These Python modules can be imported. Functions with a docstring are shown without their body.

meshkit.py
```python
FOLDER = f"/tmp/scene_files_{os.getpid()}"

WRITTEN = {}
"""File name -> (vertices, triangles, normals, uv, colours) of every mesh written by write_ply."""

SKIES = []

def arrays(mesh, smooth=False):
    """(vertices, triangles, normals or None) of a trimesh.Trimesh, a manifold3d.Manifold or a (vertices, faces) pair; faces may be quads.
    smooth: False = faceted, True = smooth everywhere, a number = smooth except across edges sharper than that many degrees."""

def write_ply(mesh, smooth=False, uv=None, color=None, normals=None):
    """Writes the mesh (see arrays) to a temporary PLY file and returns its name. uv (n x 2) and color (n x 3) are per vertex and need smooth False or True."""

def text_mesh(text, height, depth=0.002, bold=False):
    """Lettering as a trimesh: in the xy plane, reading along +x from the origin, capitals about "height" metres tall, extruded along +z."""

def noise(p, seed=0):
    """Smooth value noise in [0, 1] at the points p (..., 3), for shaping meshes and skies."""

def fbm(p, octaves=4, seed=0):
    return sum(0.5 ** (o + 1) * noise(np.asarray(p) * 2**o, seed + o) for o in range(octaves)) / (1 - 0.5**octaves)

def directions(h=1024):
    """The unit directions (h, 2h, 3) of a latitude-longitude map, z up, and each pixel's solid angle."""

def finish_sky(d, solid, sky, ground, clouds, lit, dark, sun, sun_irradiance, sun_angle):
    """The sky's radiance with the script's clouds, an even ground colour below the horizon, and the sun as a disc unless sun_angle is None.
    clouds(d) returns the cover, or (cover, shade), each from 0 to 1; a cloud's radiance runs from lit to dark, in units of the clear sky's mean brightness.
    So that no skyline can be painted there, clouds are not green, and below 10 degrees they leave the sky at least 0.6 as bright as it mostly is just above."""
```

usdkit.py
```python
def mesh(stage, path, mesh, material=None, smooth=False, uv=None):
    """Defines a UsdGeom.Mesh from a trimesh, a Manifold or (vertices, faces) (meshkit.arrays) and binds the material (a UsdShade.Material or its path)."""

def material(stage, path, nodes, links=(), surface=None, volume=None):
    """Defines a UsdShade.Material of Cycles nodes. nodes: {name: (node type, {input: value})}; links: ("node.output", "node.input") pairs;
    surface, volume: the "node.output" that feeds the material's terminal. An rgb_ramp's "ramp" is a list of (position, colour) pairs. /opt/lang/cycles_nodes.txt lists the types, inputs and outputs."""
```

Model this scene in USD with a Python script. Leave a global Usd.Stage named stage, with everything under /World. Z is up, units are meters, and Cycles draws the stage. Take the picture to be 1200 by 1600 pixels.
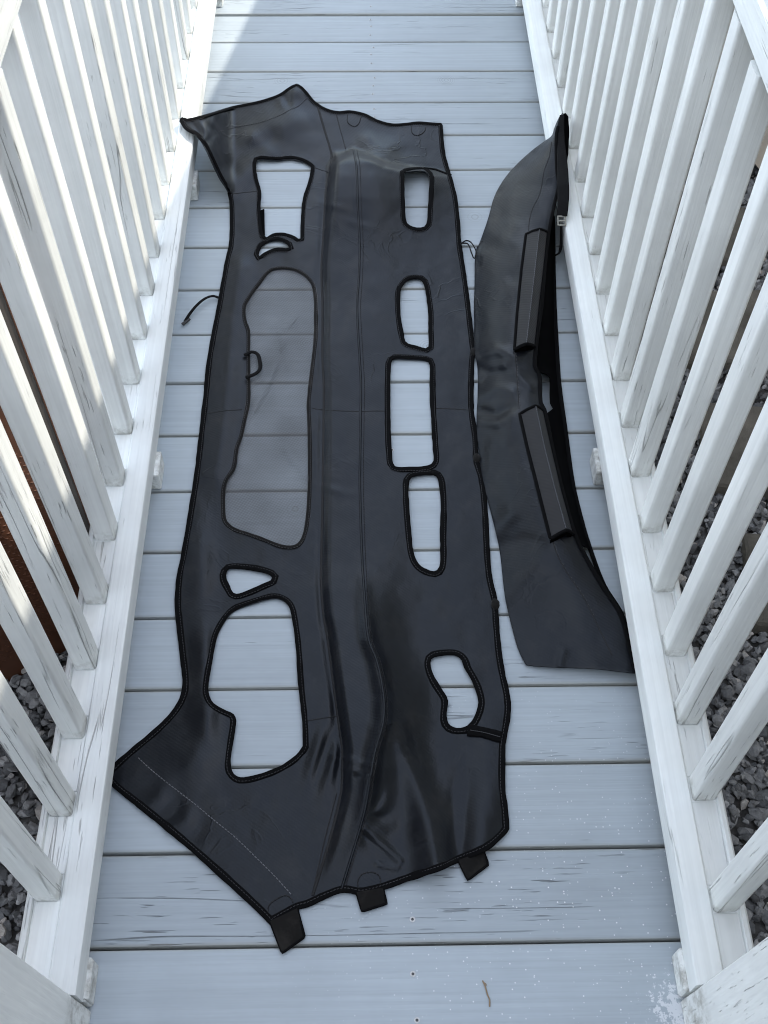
import math, random
import numpy as np, trimesh, usdkit, meshkit
from pxr import Usd, UsdGeom, UsdLux, UsdShade, Gf, Sdf, Vt
from scipy.spatial import Delaunay
from shapely.geometry import Polygon, Point
from shapely import contains_xy

stage = Usd.Stage.CreateInMemory()
world = UsdGeom.Xform.Define(stage, '/World')
UsdGeom.Scope.Define(stage, '/World/Looks')
rnd = random.Random(7)
rng = np.random.default_rng(7)

# ------------------------------------------------------------------ camera
F_PX, W_PX, H_PX = 1694.72, 1200.0, 1600.0
CAM = np.array([-0.02363, -0.42753, 1.73855])
def _r(axis, a):
    c, s = math.cos(a), math.sin(a)
    return np.array({'x': [[1, 0, 0], [0, c, -s], [0, s, c]], 'z': [[c, -s, 0], [s, c, 0], [0, 0, 1]]}[axis])
ROT = _r('z', -0.0276536) @ _r('x', math.pi / 2) @ _r('x', -0.9502153) @ _r('z', 0.0129629)
cam = UsdGeom.Camera.Define(stage, '/World/camera')
m4 = np.eye(4); m4[:3, :3] = ROT.T; m4[3, :3] = CAM
cam.AddTransformOp().Set(Gf.Matrix4d(*m4.ravel().tolist()))
cam.CreateHorizontalApertureAttr(36.0)
cam.CreateFocalLengthAttr(36.0 * F_PX / W_PX)
cam.CreateFStopAttr(0.0)
cam.CreateExposureAttr(1.12)

# ------------------------------------------------------------------ sky and sun
SUN = np.array([1.0, 0.30, 1.30]); SUN /= np.linalg.norm(SUN)
ELEV, ROTA = math.asin(SUN[2]), math.atan2(SUN[0], SUN[1])
skymat = usdkit.material(stage, '/World/Looks/sky', {
    'sky': ('sky_texture', {'sky_type': 'single_scattering', 'sun_disc': False, 'sun_elevation': ELEV, 'sun_rotation': ROTA}),
    'tc': ('texture_coordinate', {}),
    'n': ('noise_texture', {'scale': 2.2, 'detail': 6.0, 'roughness': 0.6}),
    'r': ('rgb_ramp', {'ramp': [(0.0, (0, 0, 0)), (0.40, (0, 0, 0)), (0.66, (0.33, 0.33, 0.33)), (1.0, (0.43, 0.43, 0.43))]}),
    'mx': ('mix', {'mix_type': 'mix', 'color2': (21.0, 21.0, 20.8)}),
    'bg': ('background_shader', {'strength': 0.15})},
    [('tc.generated', 'n.vector'), ('n.fac', 'r.fac'), ('r.color', 'mx.fac'), ('sky.color', 'mx.color1'), ('mx.color', 'bg.color')], surface='bg.background')
dome = UsdLux.DomeLight.Define(stage, '/World/sky')
UsdShade.MaterialBindingAPI.Apply(dome.GetPrim()).Bind(skymat)
dome.GetPrim().SetCustomDataByKey('kind', 'structure')
sun = UsdLux.DistantLight.Define(stage, '/World/sun')
sun.CreateNormalizeAttr(True); sun.CreateIntensityAttr(0.58); sun.CreateAngleAttr(0.53); sun.CreateColorAttr(Gf.Vec3f(1.0, 0.93, 0.82))
zc = SUN; xc = np.cross([0, 0, 1], zc); xc /= np.linalg.norm(xc); yc = np.cross(zc, xc)
ms = np.eye(4); ms[0, :3], ms[1, :3], ms[2, :3] = xc, yc, zc
sun.AddTransformOp().Set(Gf.Matrix4d(*ms.ravel().tolist()))
sun.GetPrim().SetCustomDataByKey('kind', 'structure')

# ------------------------------------------------------------------ helpers
def at(u, v, z):
    """the point of the horizontal plane at height z that lies on the sight line through (u, v) of the photograph"""
    u, v, z = np.broadcast_arrays(np.asarray(u, float), np.asarray(v, float), np.asarray(z, float))
    d = np.stack([(u - 600) / F_PX, -(v - 800) / F_PX, -np.ones_like(u)], -1) @ ROT.T
    t = (z - CAM[2]) / d[..., 2]
    return CAM + t[..., None] * d

used = {}
def path_for(name, parent):
    base = (str(parent.GetPath()) if parent is not None else '/World') + '/' + name
    k = used.get(base, -1) + 1
    used[base] = k
    return base if k == 0 else '%s_%03d' % (base, k)
def mark(prim, label=None, cat=None, group=None, kind=None):
    for k, v in (('label', label), ('category', cat), ('group', group), ('kind', kind)):
        if v: prim.SetCustomDataByKey(k, v)
    return prim
def thing(name, label=None, cat=None, loc=(0, 0, 0), group=None, kind=None, parent=None):
    x = UsdGeom.Xform.Define(stage, path_for(name, parent))
    if any(loc): x.AddTranslateOp().Set(Gf.Vec3d(*map(float, loc)))
    return mark(x.GetPrim(), label, cat, group, kind)
def obj(name, mesh, mat, parent=None, smooth=False, label=None, cat=None, group=None, kind=None):
    m = usdkit.mesh(stage, path_for(name, parent), mesh, M[mat], smooth)
    return mark(m.GetPrim(), label, cat, group, kind)
cat_ = trimesh.util.concatenate

def rbox(x0, x1, y0, y1, z0, z1, b=0.003):
    """a box with chamfered edges"""
    import manifold3d as m3
    P = []
    for sx in (0, 1):
        for sy in (0, 1):
            for sz in (0, 1):
                c = np.array([x1 if sx else x0, y1 if sy else y0, z1 if sz else z0]); d = np.array([-1 if sx else 1, -1 if sy else 1, -1 if sz else 1]) * b
                for k in range(3):
                    q = c + d; q[k] = c[k]; P.append(q)
    return trimesh.convex.convex_hull(np.array(P))

def prism_y(prof, y0, y1):
    """a profile of (x, z) points drawn out along y"""
    n = len(prof); a = np.array([[x, y0, z] for x, z in prof]); b = np.array([[x, y1, z] for x, z in prof])
    f = []
    for i in range(n):
        j = (i + 1) % n
        f += [[i, j, n + j], [i, n + j, n + i]]
    caps = trimesh.creation.triangulate_polygon(Polygon(prof), engine='earcut')
    pv, pf = caps
    lut = [int(np.argmin(((np.array(prof) - q) ** 2).sum(1))) for q in pv]
    for t in pf:
        t = [lut[k] for k in t]
        f += [t, [n + t[2], n + t[1], n + t[0]]]
    m = trimesh.Trimesh(np.vstack([a, b]), f, process=False)
    m.fix_normals()
    return m

def catmull(pts, n=6, closed=False):
    P = np.asarray(pts, float); out = []
    N = len(P)
    seg = N if closed else N - 1
    for i in range(seg):
        if closed: p0, p1, p2, p3 = P[i - 1], P[i], P[(i + 1) % N], P[(i + 2) % N]
        else: p0, p1, p2, p3 = P[max(i - 1, 0)], P[i], P[i + 1], P[min(i + 2, N - 1)]
        t = np.linspace(0, 1, n, endpoint=False)[:, None]
        L = np.linalg.norm(p2 - p1)
        m1 = (p2 - p0) / max(np.linalg.norm(p2 - p1) + np.linalg.norm(p1 - p0), 1e-9) * L
        m2 = (p3 - p1) / max(np.linalg.norm(p3 - p2) + np.linalg.norm(p2 - p1), 1e-9) * L
        out.append((2 * t**3 - 3 * t**2 + 1) * p1 + (t**3 - 2 * t**2 + t) * m1 + (-2 * t**3 + 3 * t**2) * p2 + (t**3 - t**2) * m2)
    r = np.vstack(out)
    return r if closed else np.vstack([r, P[-1:]])
def sharp(pts, corners):
    """puts a pair of close neighbours beside each listed corner so that the spline keeps it sharp"""
    P = [np.array(p, float) for p in pts]; out = []; n = len(P)
    for i, p in enumerate(P):
        if tuple(p) in corners:
            a, b = P[i - 1] - p, P[(i + 1) % n] - p
            out += [p + a / np.linalg.norm(a) * 1.6, p, p + b / np.linalg.norm(b) * 1.6]
        else: out.append(p)
    return out
def resample(P, step, closed=False):
    P = np.asarray(P, float)
    if closed: P = np.vstack([P, P[:1]])
    s = np.r_[0, np.cumsum(np.linalg.norm(np.diff(P, axis=0), axis=1))]
    n = max(int(round(s[-1] / step)), 2)
    t = np.linspace(0, s[-1], n + 1)
    R = np.stack([np.interp(t, s, P[:, k]) for k in range(P.shape[1])], 1)
    return R[:-1] if closed else R

def strip(P, hw, hh, closed=False, sides=8, up=(0, 0, 1), power=1.0):
    """a flattened tube (half width hw across, half height hh along up) along the 3-D points P"""
    P = np.asarray(P, float); n = len(P)
    T = (np.roll(P, -1, 0) - np.roll(P, 1, 0)) if closed else np.gradient(P, axis=0)
    T /= np.maximum(np.linalg.norm(T, axis=1, keepdims=True), 1e-9)
    S = np.cross(T, np.asarray(up, float)); S /= np.maximum(np.linalg.norm(S, axis=1, keepdims=True), 1e-9)
    U = np.cross(S, T)
    hw = np.broadcast_to(hw, n)[:, None]; hh = np.broadcast_to(hh, n)[:, None]
    rings = []
    for k in range(sides):
        a = 2 * math.pi * k / sides
        ca, sa = math.cos(a), math.sin(a)
        ca, sa = math.copysign(abs(ca) ** power, ca), math.copysign(abs(sa) ** power, sa)
        rings.append(P + S * hw * ca + U * hh * sa)
    V = np.stack(rings, 1).reshape(-1, 3)
    f = []
    for i in range(n if closed else n - 1):
        j = (i + 1) % n
        for k in range(sides):
            l = (k + 1) % sides
            f += [[i * sides + k, i * sides + l, j * sides + l], [i * sides + k, j * sides + l, j * sides + k]]
    if not closed:
        for k in range(1, sides - 1):
            f += [[0, k + 1, k], [(n - 1) * sides, (n - 1) * sides + k, (n - 1) * sides + k + 1]]
    m = trimesh.Trimesh(V, f, process=False)
    if len(m.faces) and m.volume < 0: m.invert()
    return m

# ------------------------------------------------------------------ materials
M = {}
def mat(name, nodes, links, surface='p.BSDF'):
    M[name] = usdkit.material(stage, '/World/Looks/' + name, nodes, links, surface=surface)

def wood(name, base, dark, along, rough, lines=0.75, spec=0.4, extra=None, worn=0.35, crack_w=0.006, bump_d=0.0026, open_=0.5):
    """painted timber: brush streaks, raised grain and open cracks run along an axis ('x', 'y' or 'z')"""
    def sc(lo, hi): return {'x': (lo, hi, hi), 'y': (hi, lo, hi), 'z': (hi, hi, lo)}[along]
    n = {'g': ('geometry', {}), 'oi': ('object_info', {}), 'off': ('vector_math', {'math_type': 'scale', 'vector1': (37.0, 53.0, 29.0)}),
         'pos': ('vector_math', {'math_type': 'add'}),
         'm1': ('mapping', {'scale': sc(0.42, 13.0)}), 'n1': ('noise_texture', {'scale': 1.0, 'detail': 3.0, 'roughness': 0.5, 'distortion': 0.12}),
         'sub': ('math', {'math_type': 'subtract', 'value2': 0.5}), 'abs': ('math', {'math_type': 'absolute'}),
         'cr': ('map_range', {'from_min': 0.0, 'from_max': crack_w, 'to_min': 1.0, 'to_max': 0.0, 'clamp': True}),
         'm2': ('mapping', {'scale': sc(2.2, 9.0), 'location': (3.1, 1.7, 5.3)}), 'n2': ('noise_texture', {'scale': 1.0, 'detail': 4.0, 'roughness': 0.65}),
         'mk': ('map_range', {'from_min': open_, 'from_max': open_ + 0.10, 'clamp': True}),
         'crk': ('math', {'math_type': 'multiply'}), 'wr': ('math', {'math_type': 'multiply_add', 'value2': -0.20}),
         'm3': ('mapping', {'scale': sc(2.5, 130.0)}), 'n3': ('noise_texture', {'scale': 1.0, 'detail': 3.0, 'roughness': 0.6}),
         'm4': ('mapping', {'scale': sc(13.0, 300.0)}), 'n4': ('noise_texture', {'scale': 1.0, 'detail': 2.0, 'roughness': 0.5}),
         'dsh': ('map_range', {'from_min': 0.66, 'from_max': 0.72, 'clamp': True}),
         'n5': ('noise_texture', {'scale': 5.0, 'detail': 5.0, 'roughness': 0.62}),
         'gr': ('map_range', {'from_min': 0.3, 'from_max': 0.72, 'to_min': 0.0, 'to_max': 1.0, 'clamp': True}),
         'c1': ('mix', {'mix_type': 'mix', 'color1': tuple(0.90 * b for b in base), 'color2': tuple(min(1.06 * b, 0.9) for b in base)}),
         'st': ('map_range', {'from_min': 0.35, 'from_max': 0.70, 'to_min': 0.0, 'to_max': worn, 'clamp': True}),
         'c2': ('mix', {'mix_type': 'mix', 'color2': tuple(0.62 * b + 0.02 for b in base)}),
         'pt': ('map_range', {'from_min': 0.0, 'from_max': 1.0, 'to_min': 0.90, 'to_max': 1.05}), 'pc': ('vector_math', {'math_type': 'scale'}),
         'mx': ('math', {'math_type': 'maximum'}), 'cm': ('math', {'math_type': 'multiply', 'value2': lines}),
         'dm': ('math', {'math_type': 'multiply'}),
         'c3': ('mix', {'mix_type': 'mix', 'color2': dark}),
         'h1': ('math', {'math_type': 'multiply', 'value2': 0.45}), 'h2': ('math', {'math_type': 'multiply_add', 'value2': -1.0}),
         'bp': ('bump', {'strength': 0.8, 'distance': bump_d}),
         'ro': ('map_range', {'from_min': 0.3, 'from_max': 0.7, 'to_min': rough - 0.08, 'to_max': rough + 0.1}),
         'p': ('principled_bsdf', {'specular_ior_level': spec})}
    l = [('oi.random', 'off.scale'), ('g.position', 'pos.vector1'), ('off.vector', 'pos.vector2')]
    for k in '1234': l.append(('pos.vector', 'm%s.vector' % k)); l.append(('m%s.vector' % k, 'n%s.vector' % k))
    l += [('n1.fac', 'sub.value1'), ('sub.value', 'abs.value1'), ('abs.value', 'cr.value'), ('oi.random', 'wr.value1'), ('n2.fac', 'wr.value3'), ('wr.value', 'mk.value'), ('cr.result', 'crk.value1'), ('mk.result', 'crk.value2'),
          ('pos.vector', 'n5.vector'), ('n5.fac', 'gr.value'), ('gr.result', 'c1.fac'), ('n3.fac', 'st.value'), ('st.result', 'c2.fac'), ('c1.color', 'c2.color1'),
          ('n4.fac', 'dsh.value'), ('dsh.result', 'dm.value1'), ('mk.result', 'dm.value2'), ('crk.value', 'mx.value1'), ('dm.value', 'mx.value2'), ('mx.value', 'cm.value1'),
          ('cm.value', 'c3.fac'), ('c2.color', 'pc.vector1'), ('oi.random', 'pt.value'), ('pt.result', 'pc.scale'), ('pc.vector', 'c3.color1'),
          ('n3.fac', 'h1.value1'), ('mx.value', 'h2.value1'), ('h1.value', 'h2.value3'), ('h2.value', 'bp.height'), ('bp.normal', 'p.normal'),
          ('n5.fac', 'ro.value'), ('ro.result', 'p.roughness')]
    last = 'c3.color'
    if extra:
        last = extra(n, l, last)
    l.append((last, 'p.base_color'))
    mat(name, n, l)

def foot_grime(n, l, last):
    n.update({'sz': ('separate_xyz', {}), 'gz': ('map_range', {'from_min': 0.088, 'from_max': 0.125, 'to_min': 1.0, 'to_max': 0.0, 'clamp': True}), 'gn': ('noise_texture', {'scale': 45.0, 'detail': 4.0, 'roughness': 0.7}),
              'gm': ('map_range', {'from_min': 0.42, 'from_max': 0.66, 'to_min': 0.0, 'to_max': 0.8, 'clamp': True}), 'gf': ('math', {'math_type': 'multiply'}), 'gc': ('mix', {'mix_type': 'mix', 'color2': (0.30, 0.29, 0.25)})})
    l += [('g.position', 'sz.vector'), ('sz.z', 'gz.value'), ('pos.vector', 'gn.vector'), ('gn.fac', 'gm.value'), ('gz.result', 'gf.value1'), ('gm.result', 'gf.value2'), ('gf.value', 'gc.fac'), (last, 'gc.color1')]
    return 'gc.color'
def deck_extra(n, l, last):
    P = 0.145
    n.update({'sp': ('separate_xyz', {}), 'fy': ('math', {'math_type': 'divide', 'value2': P}), 'fr': ('math', {'math_type': 'fraction'}),
              'pp': ('math', {'math_type': 'subtract', 'value2': 0.5}), 'pa': ('math', {'math_type': 'absolute'}),
              'na': ('math', {'math_type': 'multiply_add', 'value2': 0.05}), 'ed': ('map_range', {'from_min': 0.475, 'from_max': 0.525, 'to_min': 0.0, 'to_max': 0.75, 'clamp': True}),
              'c4': ('mix', {'mix_type': 'mix', 'color2': (0.30, 0.29, 0.24)}),
              # flecks of white paint near the front right corner
              'vo': ('voronoi_texture', {'scale': 170.0, 'feature': 'f1'}), 'vd': ('map_range', {'from_min': 0.15, 'from_max': 0.24, 'to_min': 1.0, 'to_max': 0.0, 'clamp': True}),
              'vs': ('separate_color', {}), 'vt': ('math', {'math_type': 'greater_than', 'value2': 0.80}),
              'dist': ('vector_math', {'math_type': 'distance', 'vector2': (0.30, 0.0, 0.0)}), 'dr': ('map_range', {'from_min': 0.12, 'from_max': 0.5, 'to_min': 1.0, 'to_max': 0.0, 'clamp': True}),
              'nn': ('noise_texture', {'scale': 14.0, 'detail': 2.0}), 'nr': ('map_range', {'from_min': 0.35, 'from_max': 0.5, 'clamp': True}),
              'a1': ('math', {'math_type': 'multiply'}), 'a2': ('math', {'math_type': 'multiply'}), 'a3': ('math', {'math_type': 'multiply'}),
              'd2': ('vector_math', {'math_type': 'distance', 'vector2': (0.432, -0.10, 0.0)}), 'n6': ('noise_texture', {'scale': 95.0, 'detail': 3.0, 'roughness': 0.75}),
              'd3': ('math', {'math_type': 'multiply_add', 'value2': 0.22}), 'd4': ('map_range', {'from_min': 0.128, 'from_max': 0.140, 'to_min': 0.8, 'to_max': 0.0, 'clamp': True}),
              'kv': ('voronoi_texture', {'scale': 5.5, 'feature': 'f1'}), 'ks': ('separate_color', {}), 'kp': ('math', {'math_type': 'greater_than', 'value2': 0.84}),
              'kd': ('math', {'math_type': 'multiply', 'value2': 210.0}), 'kn': ('math', {'math_type': 'multiply_add', 'value2': 9.0}), 'kr': ('math', {'math_type': 'sine'}), 'kq': ('map_range', {'from_min': 0.55, 'from_max': 0.98, 'to_min': 0.0, 'to_max': 0.45, 'clamp': True}),
              'kf': ('map_range', {'from_min': 0.09, 'from_max': 0.17, 'to_min': 1.0, 'to_max': 0.0, 'clamp': True}), 'k1': ('math', {'math_type': 'multiply'}), 'k2': ('math', {'math_type': 'multiply'}), 'ck': ('mix', {'mix_type': 'mix', 'color2': (0.16, 0.165, 0.16)}),
              'wm': ('math', {'math_type': 'maximum'}), 'wf': ('math', {'math_type': 'multiply', 'value2': 0.75}), 'c5': ('mix', {'mix_type': 'mix', 'color2': (0.78, 0.79, 0.80)})})
    l += [('g.position', 'sp.vector'), ('sp.y', 'fy.value1'), ('fy.value', 'fr.value1'), ('fr.value', 'pp.value1'), ('pp.value', 'pa.value1'), ('n2.fac', 'na.value1'), ('pa.value', 'na.value3'),
          ('na.value', 'ed.value'), ('ed.result', 'c4.fac'), (last, 'c4.color1'),
          ('g.position', 'vo.vector'), ('vo.distance', 'vd.value'), ('vo.color', 'vs.color'), ('vs.r', 'vt.value1'), ('g.position', 'dist.vector1'), ('dist.value', 'dr.value'),
          ('g.position', 'nn.vector'), ('nn.fac', 'nr.value'), ('vd.result', 'a1.value1'), ('vt.value', 'a1.value2'), ('a1.value', 'a2.value1'), ('dr.result', 'a2.value2'), ('a2.value', 'a3.value1'), ('nr.result', 'a3.value2'),
          ('g.position', 'd2.vector1'), ('g.position', 'n6.vector'), ('n6.fac', 'd3.value1'), ('d2.value', 'd3.value3'), ('d3.value', 'd4.value'), ('a3.value', 'wm.value1'), ('d4.result', 'wm.value2'),
          ('wm.value', 'wf.value1'), ('wf.value', 'c5.fac'), ('pos.vector', 'kv.vector'), ('kv.color', 'ks.color'), ('ks.g', 'kp.value1'), ('kv.distance', 'kd.value1'), ('n2.fac', 'kn.value1'), ('kd.value', 'kn.value3'), ('kn.value', 'kr.value1'), ('kr.value', 'kq.value'),
          ('kv.distance', 'kf.value'), ('kq.result', 'k1.value1'), ('kf.result', 'k1.value2'), ('k1.value', 'k2.value1'), ('kp.value', 'k2.value2'), ('k2.value', 'ck.fac'), ('c4.color', 'ck.color1'), ('ck.color', 'c5.color1')]
    return 'c5.color'
wood('deck_paint', (0.378, 0.427, 0.458), (0.06, 0.06, 0.055), 'x', 0.5, lines=0.6, extra=deck_extra, worn=0.32, open_=0.45, crack_w=0.005)
wood('rail_paint', (0.765, 0.79, 0.765), (0.12, 0.115, 0.10), 'y', 0.5, lines=0.38, worn=0.26, open_=0.40, crack_w=0.004)
wood('baluster_paint', (0.765, 0.785, 0.755), (0.11, 0.105, 0.095), 'z', 0.5, lines=0.42, worn=0.30, extra=foot_grime, open_=0.40, crack_w=0.004)
wood('house_siding', (0.15, 0.135, 0.115), (0.06, 0.055, 0.05), 'x', 0.65, lines=0.3, worn=0.1)
wood('siding_paint', (0.50, 0.44, 0.35), (0.3, 0.27, 0.22), 'y', 0.6, lines=0.3, worn=0.1)

def cloth(name, base, rough, twill=0.0, tw_scale=260.0, fuzz=0.0, spec=0.5, mott=0.25, dust=0.0, tint=(1.0, 1.0, 1.0), crease=0.0):
    n = {'g': ('geometry', {}), 'n1': ('noise_texture', {'scale': 6.0, 'detail': 5.0, 'roughness': 0.6}), 'n2': ('noise_texture', {'scale': 420.0, 'detail': 2.0}),
         'mp': ('mapping', {'rotation': (0.0, 0.0, 0.62)}), 'wv': ('wave_texture', {'wave_type': 'bands', 'bands_direction': 'y', 'scale': tw_scale / 20.0 * 3.2, 'distortion': 0.6, 'detail': 1.0, 'detail_scale': 1.5}),
         'r1': ('map_range', {'from_min': 0.3, 'from_max': 0.7, 'to_min': 1 - mott, 'to_max': 1 + mott}),
         'cl': ('vector_math', {'math_type': 'scale', 'vector1': base}),
         'n3': ('noise_texture', {'scale': 15.0, 'detail': 6.0, 'roughness': 0.7}), 'r3': ('map_range', {'from_min': 0.52, 'from_max': 0.8, 'to_min': 0.0, 'to_max': dust, 'clamp': True}),
         'cd': ('mix', {'mix_type': 'mix', 'color2': (0.16, 0.145, 0.125)}),
         'hh': ('math', {'math_type': 'multiply', 'value2': twill}), 'ha': ('math', {'math_type': 'multiply_add', 'value2': 0.35 + fuzz + 0.5 * (crease > 0)}),
         'q1': ('noise_texture', {'scale': 7.0, 'detail': 3.0, 'roughness': 0.5, 'distortion': 1.2}), 'q2': ('math', {'math_type': 'subtract', 'value2': 0.5}), 'q3': ('math', {'math_type': 'absolute'}),
         'q4': ('map_range', {'from_min': 0.0, 'from_max': 0.022, 'to_min': crease, 'to_max': 0.0, 'clamp': True}), 'q5': ('noise_texture', {'scale': 4.0, 'detail': 2.0}), 'q6': ('map_range', {'from_min': 0.5, 'from_max': 0.64, 'clamp': True}), 'q7': ('math', {'math_type': 'multiply_add'}),
         'bp': ('bump', {'strength': 0.6, 'distance': 0.0005}),
         'rr': ('map_range', {'from_min': 0.3, 'from_max': 0.7, 'to_min': rough - 0.07, 'to_max': rough + 0.09}),
         'p': ('principled_bsdf', {'specular_ior_level': spec, 'specular_tint': tint, 'sheen_weight': fuzz * 0.3, 'sheen_roughness': 0.5})}
    l = [('g.position', 'n1.vector'), ('g.position', 'n2.vector'), ('g.position', 'n3.vector'), ('g.position', 'mp.vector'), ('mp.vector', 'wv.vector'), ('n1.fac', 'r1.value'), ('r1.result', 'cl.scale'),
         ('cl.vector', 'cd.color1'), ('n3.fac', 'r3.value'), ('r3.result', 'cd.fac'), ('cd.color', 'p.base_color'),
         ('wv.fac', 'hh.value1'), ('n2.fac', 'ha.value1'), ('hh.value', 'ha.value3'), ('g.position', 'q1.vector'), ('q1.fac', 'q2.value1'), ('q2.value', 'q3.value1'), ('q3.value', 'q4.value'), ('g.position', 'q5.vector'), ('q5.fac', 'q6.value'), ('q4.result', 'q7.value1'), ('q6.result', 'q7.value2'), ('ha.value', 'q7.value3'), ('q7.value', 'bp.height'), ('bp.normal', 'p.normal'), ('n1.fac', 'rr.value'), ('rr.result', 'p.roughness')]
    mat(name, n, l)
cloth('vinyl', (0.0036, 0.0041, 0.0054), 0.31, twill=0.25, tw_scale=380.0, dust=0.07, spec=0.29, tint=(0.86, 0.93, 1.0), crease=1.8)
cloth('vinyl_pad', (0.017, 0.017, 0.018), 0.5, twill=0.5, tw_scale=300.0, spec=0.25)
cloth('binding_tape', (0.0032, 0.0032, 0.0035), 0.95, twill=0.2, fuzz=0.0, spec=0.1)
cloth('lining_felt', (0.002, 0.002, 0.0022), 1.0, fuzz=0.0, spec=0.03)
cloth('hook_tape', (0.009, 0.0085, 0.008), 0.95, fuzz=0.3, spec=0.12, dust=0.15)
cloth('webbing', (0.005, 0.005, 0.0055), 0.85, twill=0.6, tw_scale=420.0, spec=0.15)
def plain(name, col, rough=0.5, spec=0.5, metal=0.0, var=0.2, scale=30.0, bump=0.0004):
    mat(name, {'g': ('geometry', {}), 'n': ('noise_texture', {'scale': scale, 'detail': 5.0, 'roughness': 0.6}), 'r': ('map_range', {'from_min': 0.3, 'from_max': 0.7, 'to_min': 1 - var, 'to_max': 1 + var}),
               'c': ('vector_math', {'math_type': 'scale', 'vector1': col}), 'b': ('bump', {'strength': 0.5, 'distance': bump}),
               'p': ('principled_bsdf', {'roughness': rough, 'specular_ior_level': spec, 'metallic': metal})},
        [('g.position', 'n.vector'), ('n.fac', 'r.value'), ('r.result', 'c.scale'), ('c.vector', 'p.base_color'), ('n.fac', 'b.height'), ('b.normal', 'p.normal')])
plain('thread_light', (0.095, 0.098, 0.105), 0.7)
plain('thread_dark', (0.004, 0.004, 0.0045), 0.8)
plain('thread_pad', (0.07, 0.075, 0.085), 0.7)
plain('thread_grey', (0.035, 0.035, 0.038), 0.7)
plain('black_plastic', (0.008, 0.008, 0.008), 0.45)
plain('pale_plastic', (0.24, 0.235, 0.20), 0.4)
plain('screw_metal', (0.50, 0.50, 0.49), 0.5, metal=0.0, scale=300.0)
plain('screw_hole', (0.07, 0.07, 0.07), 0.8)
plain('dark_timber', (0.04, 0.036, 0.03), 0.8)
plain('dry_stem', (0.25, 0.18, 0.11), 0.8, scale=200.0)
plain('brown_plastic', (0.105, 0.043, 0.022), 0.42, spec=0.45, var=0.12)
plain('grey_plastic', (0.10, 0.088, 0.078), 0.55, var=0.12)
plain('roof_felt', (0.09, 0.085, 0.08), 0.9, scale=120.0)
plain('soil', (0.10, 0.096, 0.09), 0.95, var=0.4, scale=60.0, bump=0.01)
mat('stone', {'oi': ('object_info', {}), 'r': ('rgb_ramp', {'ramp': [(0, (0.10, 0.102, 0.103)), (0.45, (0.19, 0.192, 0.19)), (0.8, (0.27, 0.27, 0.265)), (0.93, (0.38, 0.38, 0.37)), (1, (0.50, 0.46, 0.41))]}),
              'g': ('geometry', {}), 'n': ('noise_texture', {'scale': 90.0, 'detail': 6.0, 'roughness': 0.7}), 'm': ('map_range', {'from_min': 0.3, 'from_max': 0.7, 'to_min': 0.65, 'to_max': 1.35}),
              'c': ('vector_math', {'math_type': 'scale'}), 'b': ('bump', {'strength': 0.6, 'distance': 0.002}), 'p': ('principled_bsdf', {'roughness': 0.72, 'specular_ior_level': 0.35})},
    [('oi.random', 'r.fac'), ('g.position', 'n.vector'), ('n.fac', 'm.value'), ('r.color', 'c.vector1'), ('m.result', 'c.scale'), ('c.vector', 'p.base_color'), ('n.fac', 'b.height'), ('b.normal', 'p.normal')])
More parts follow.
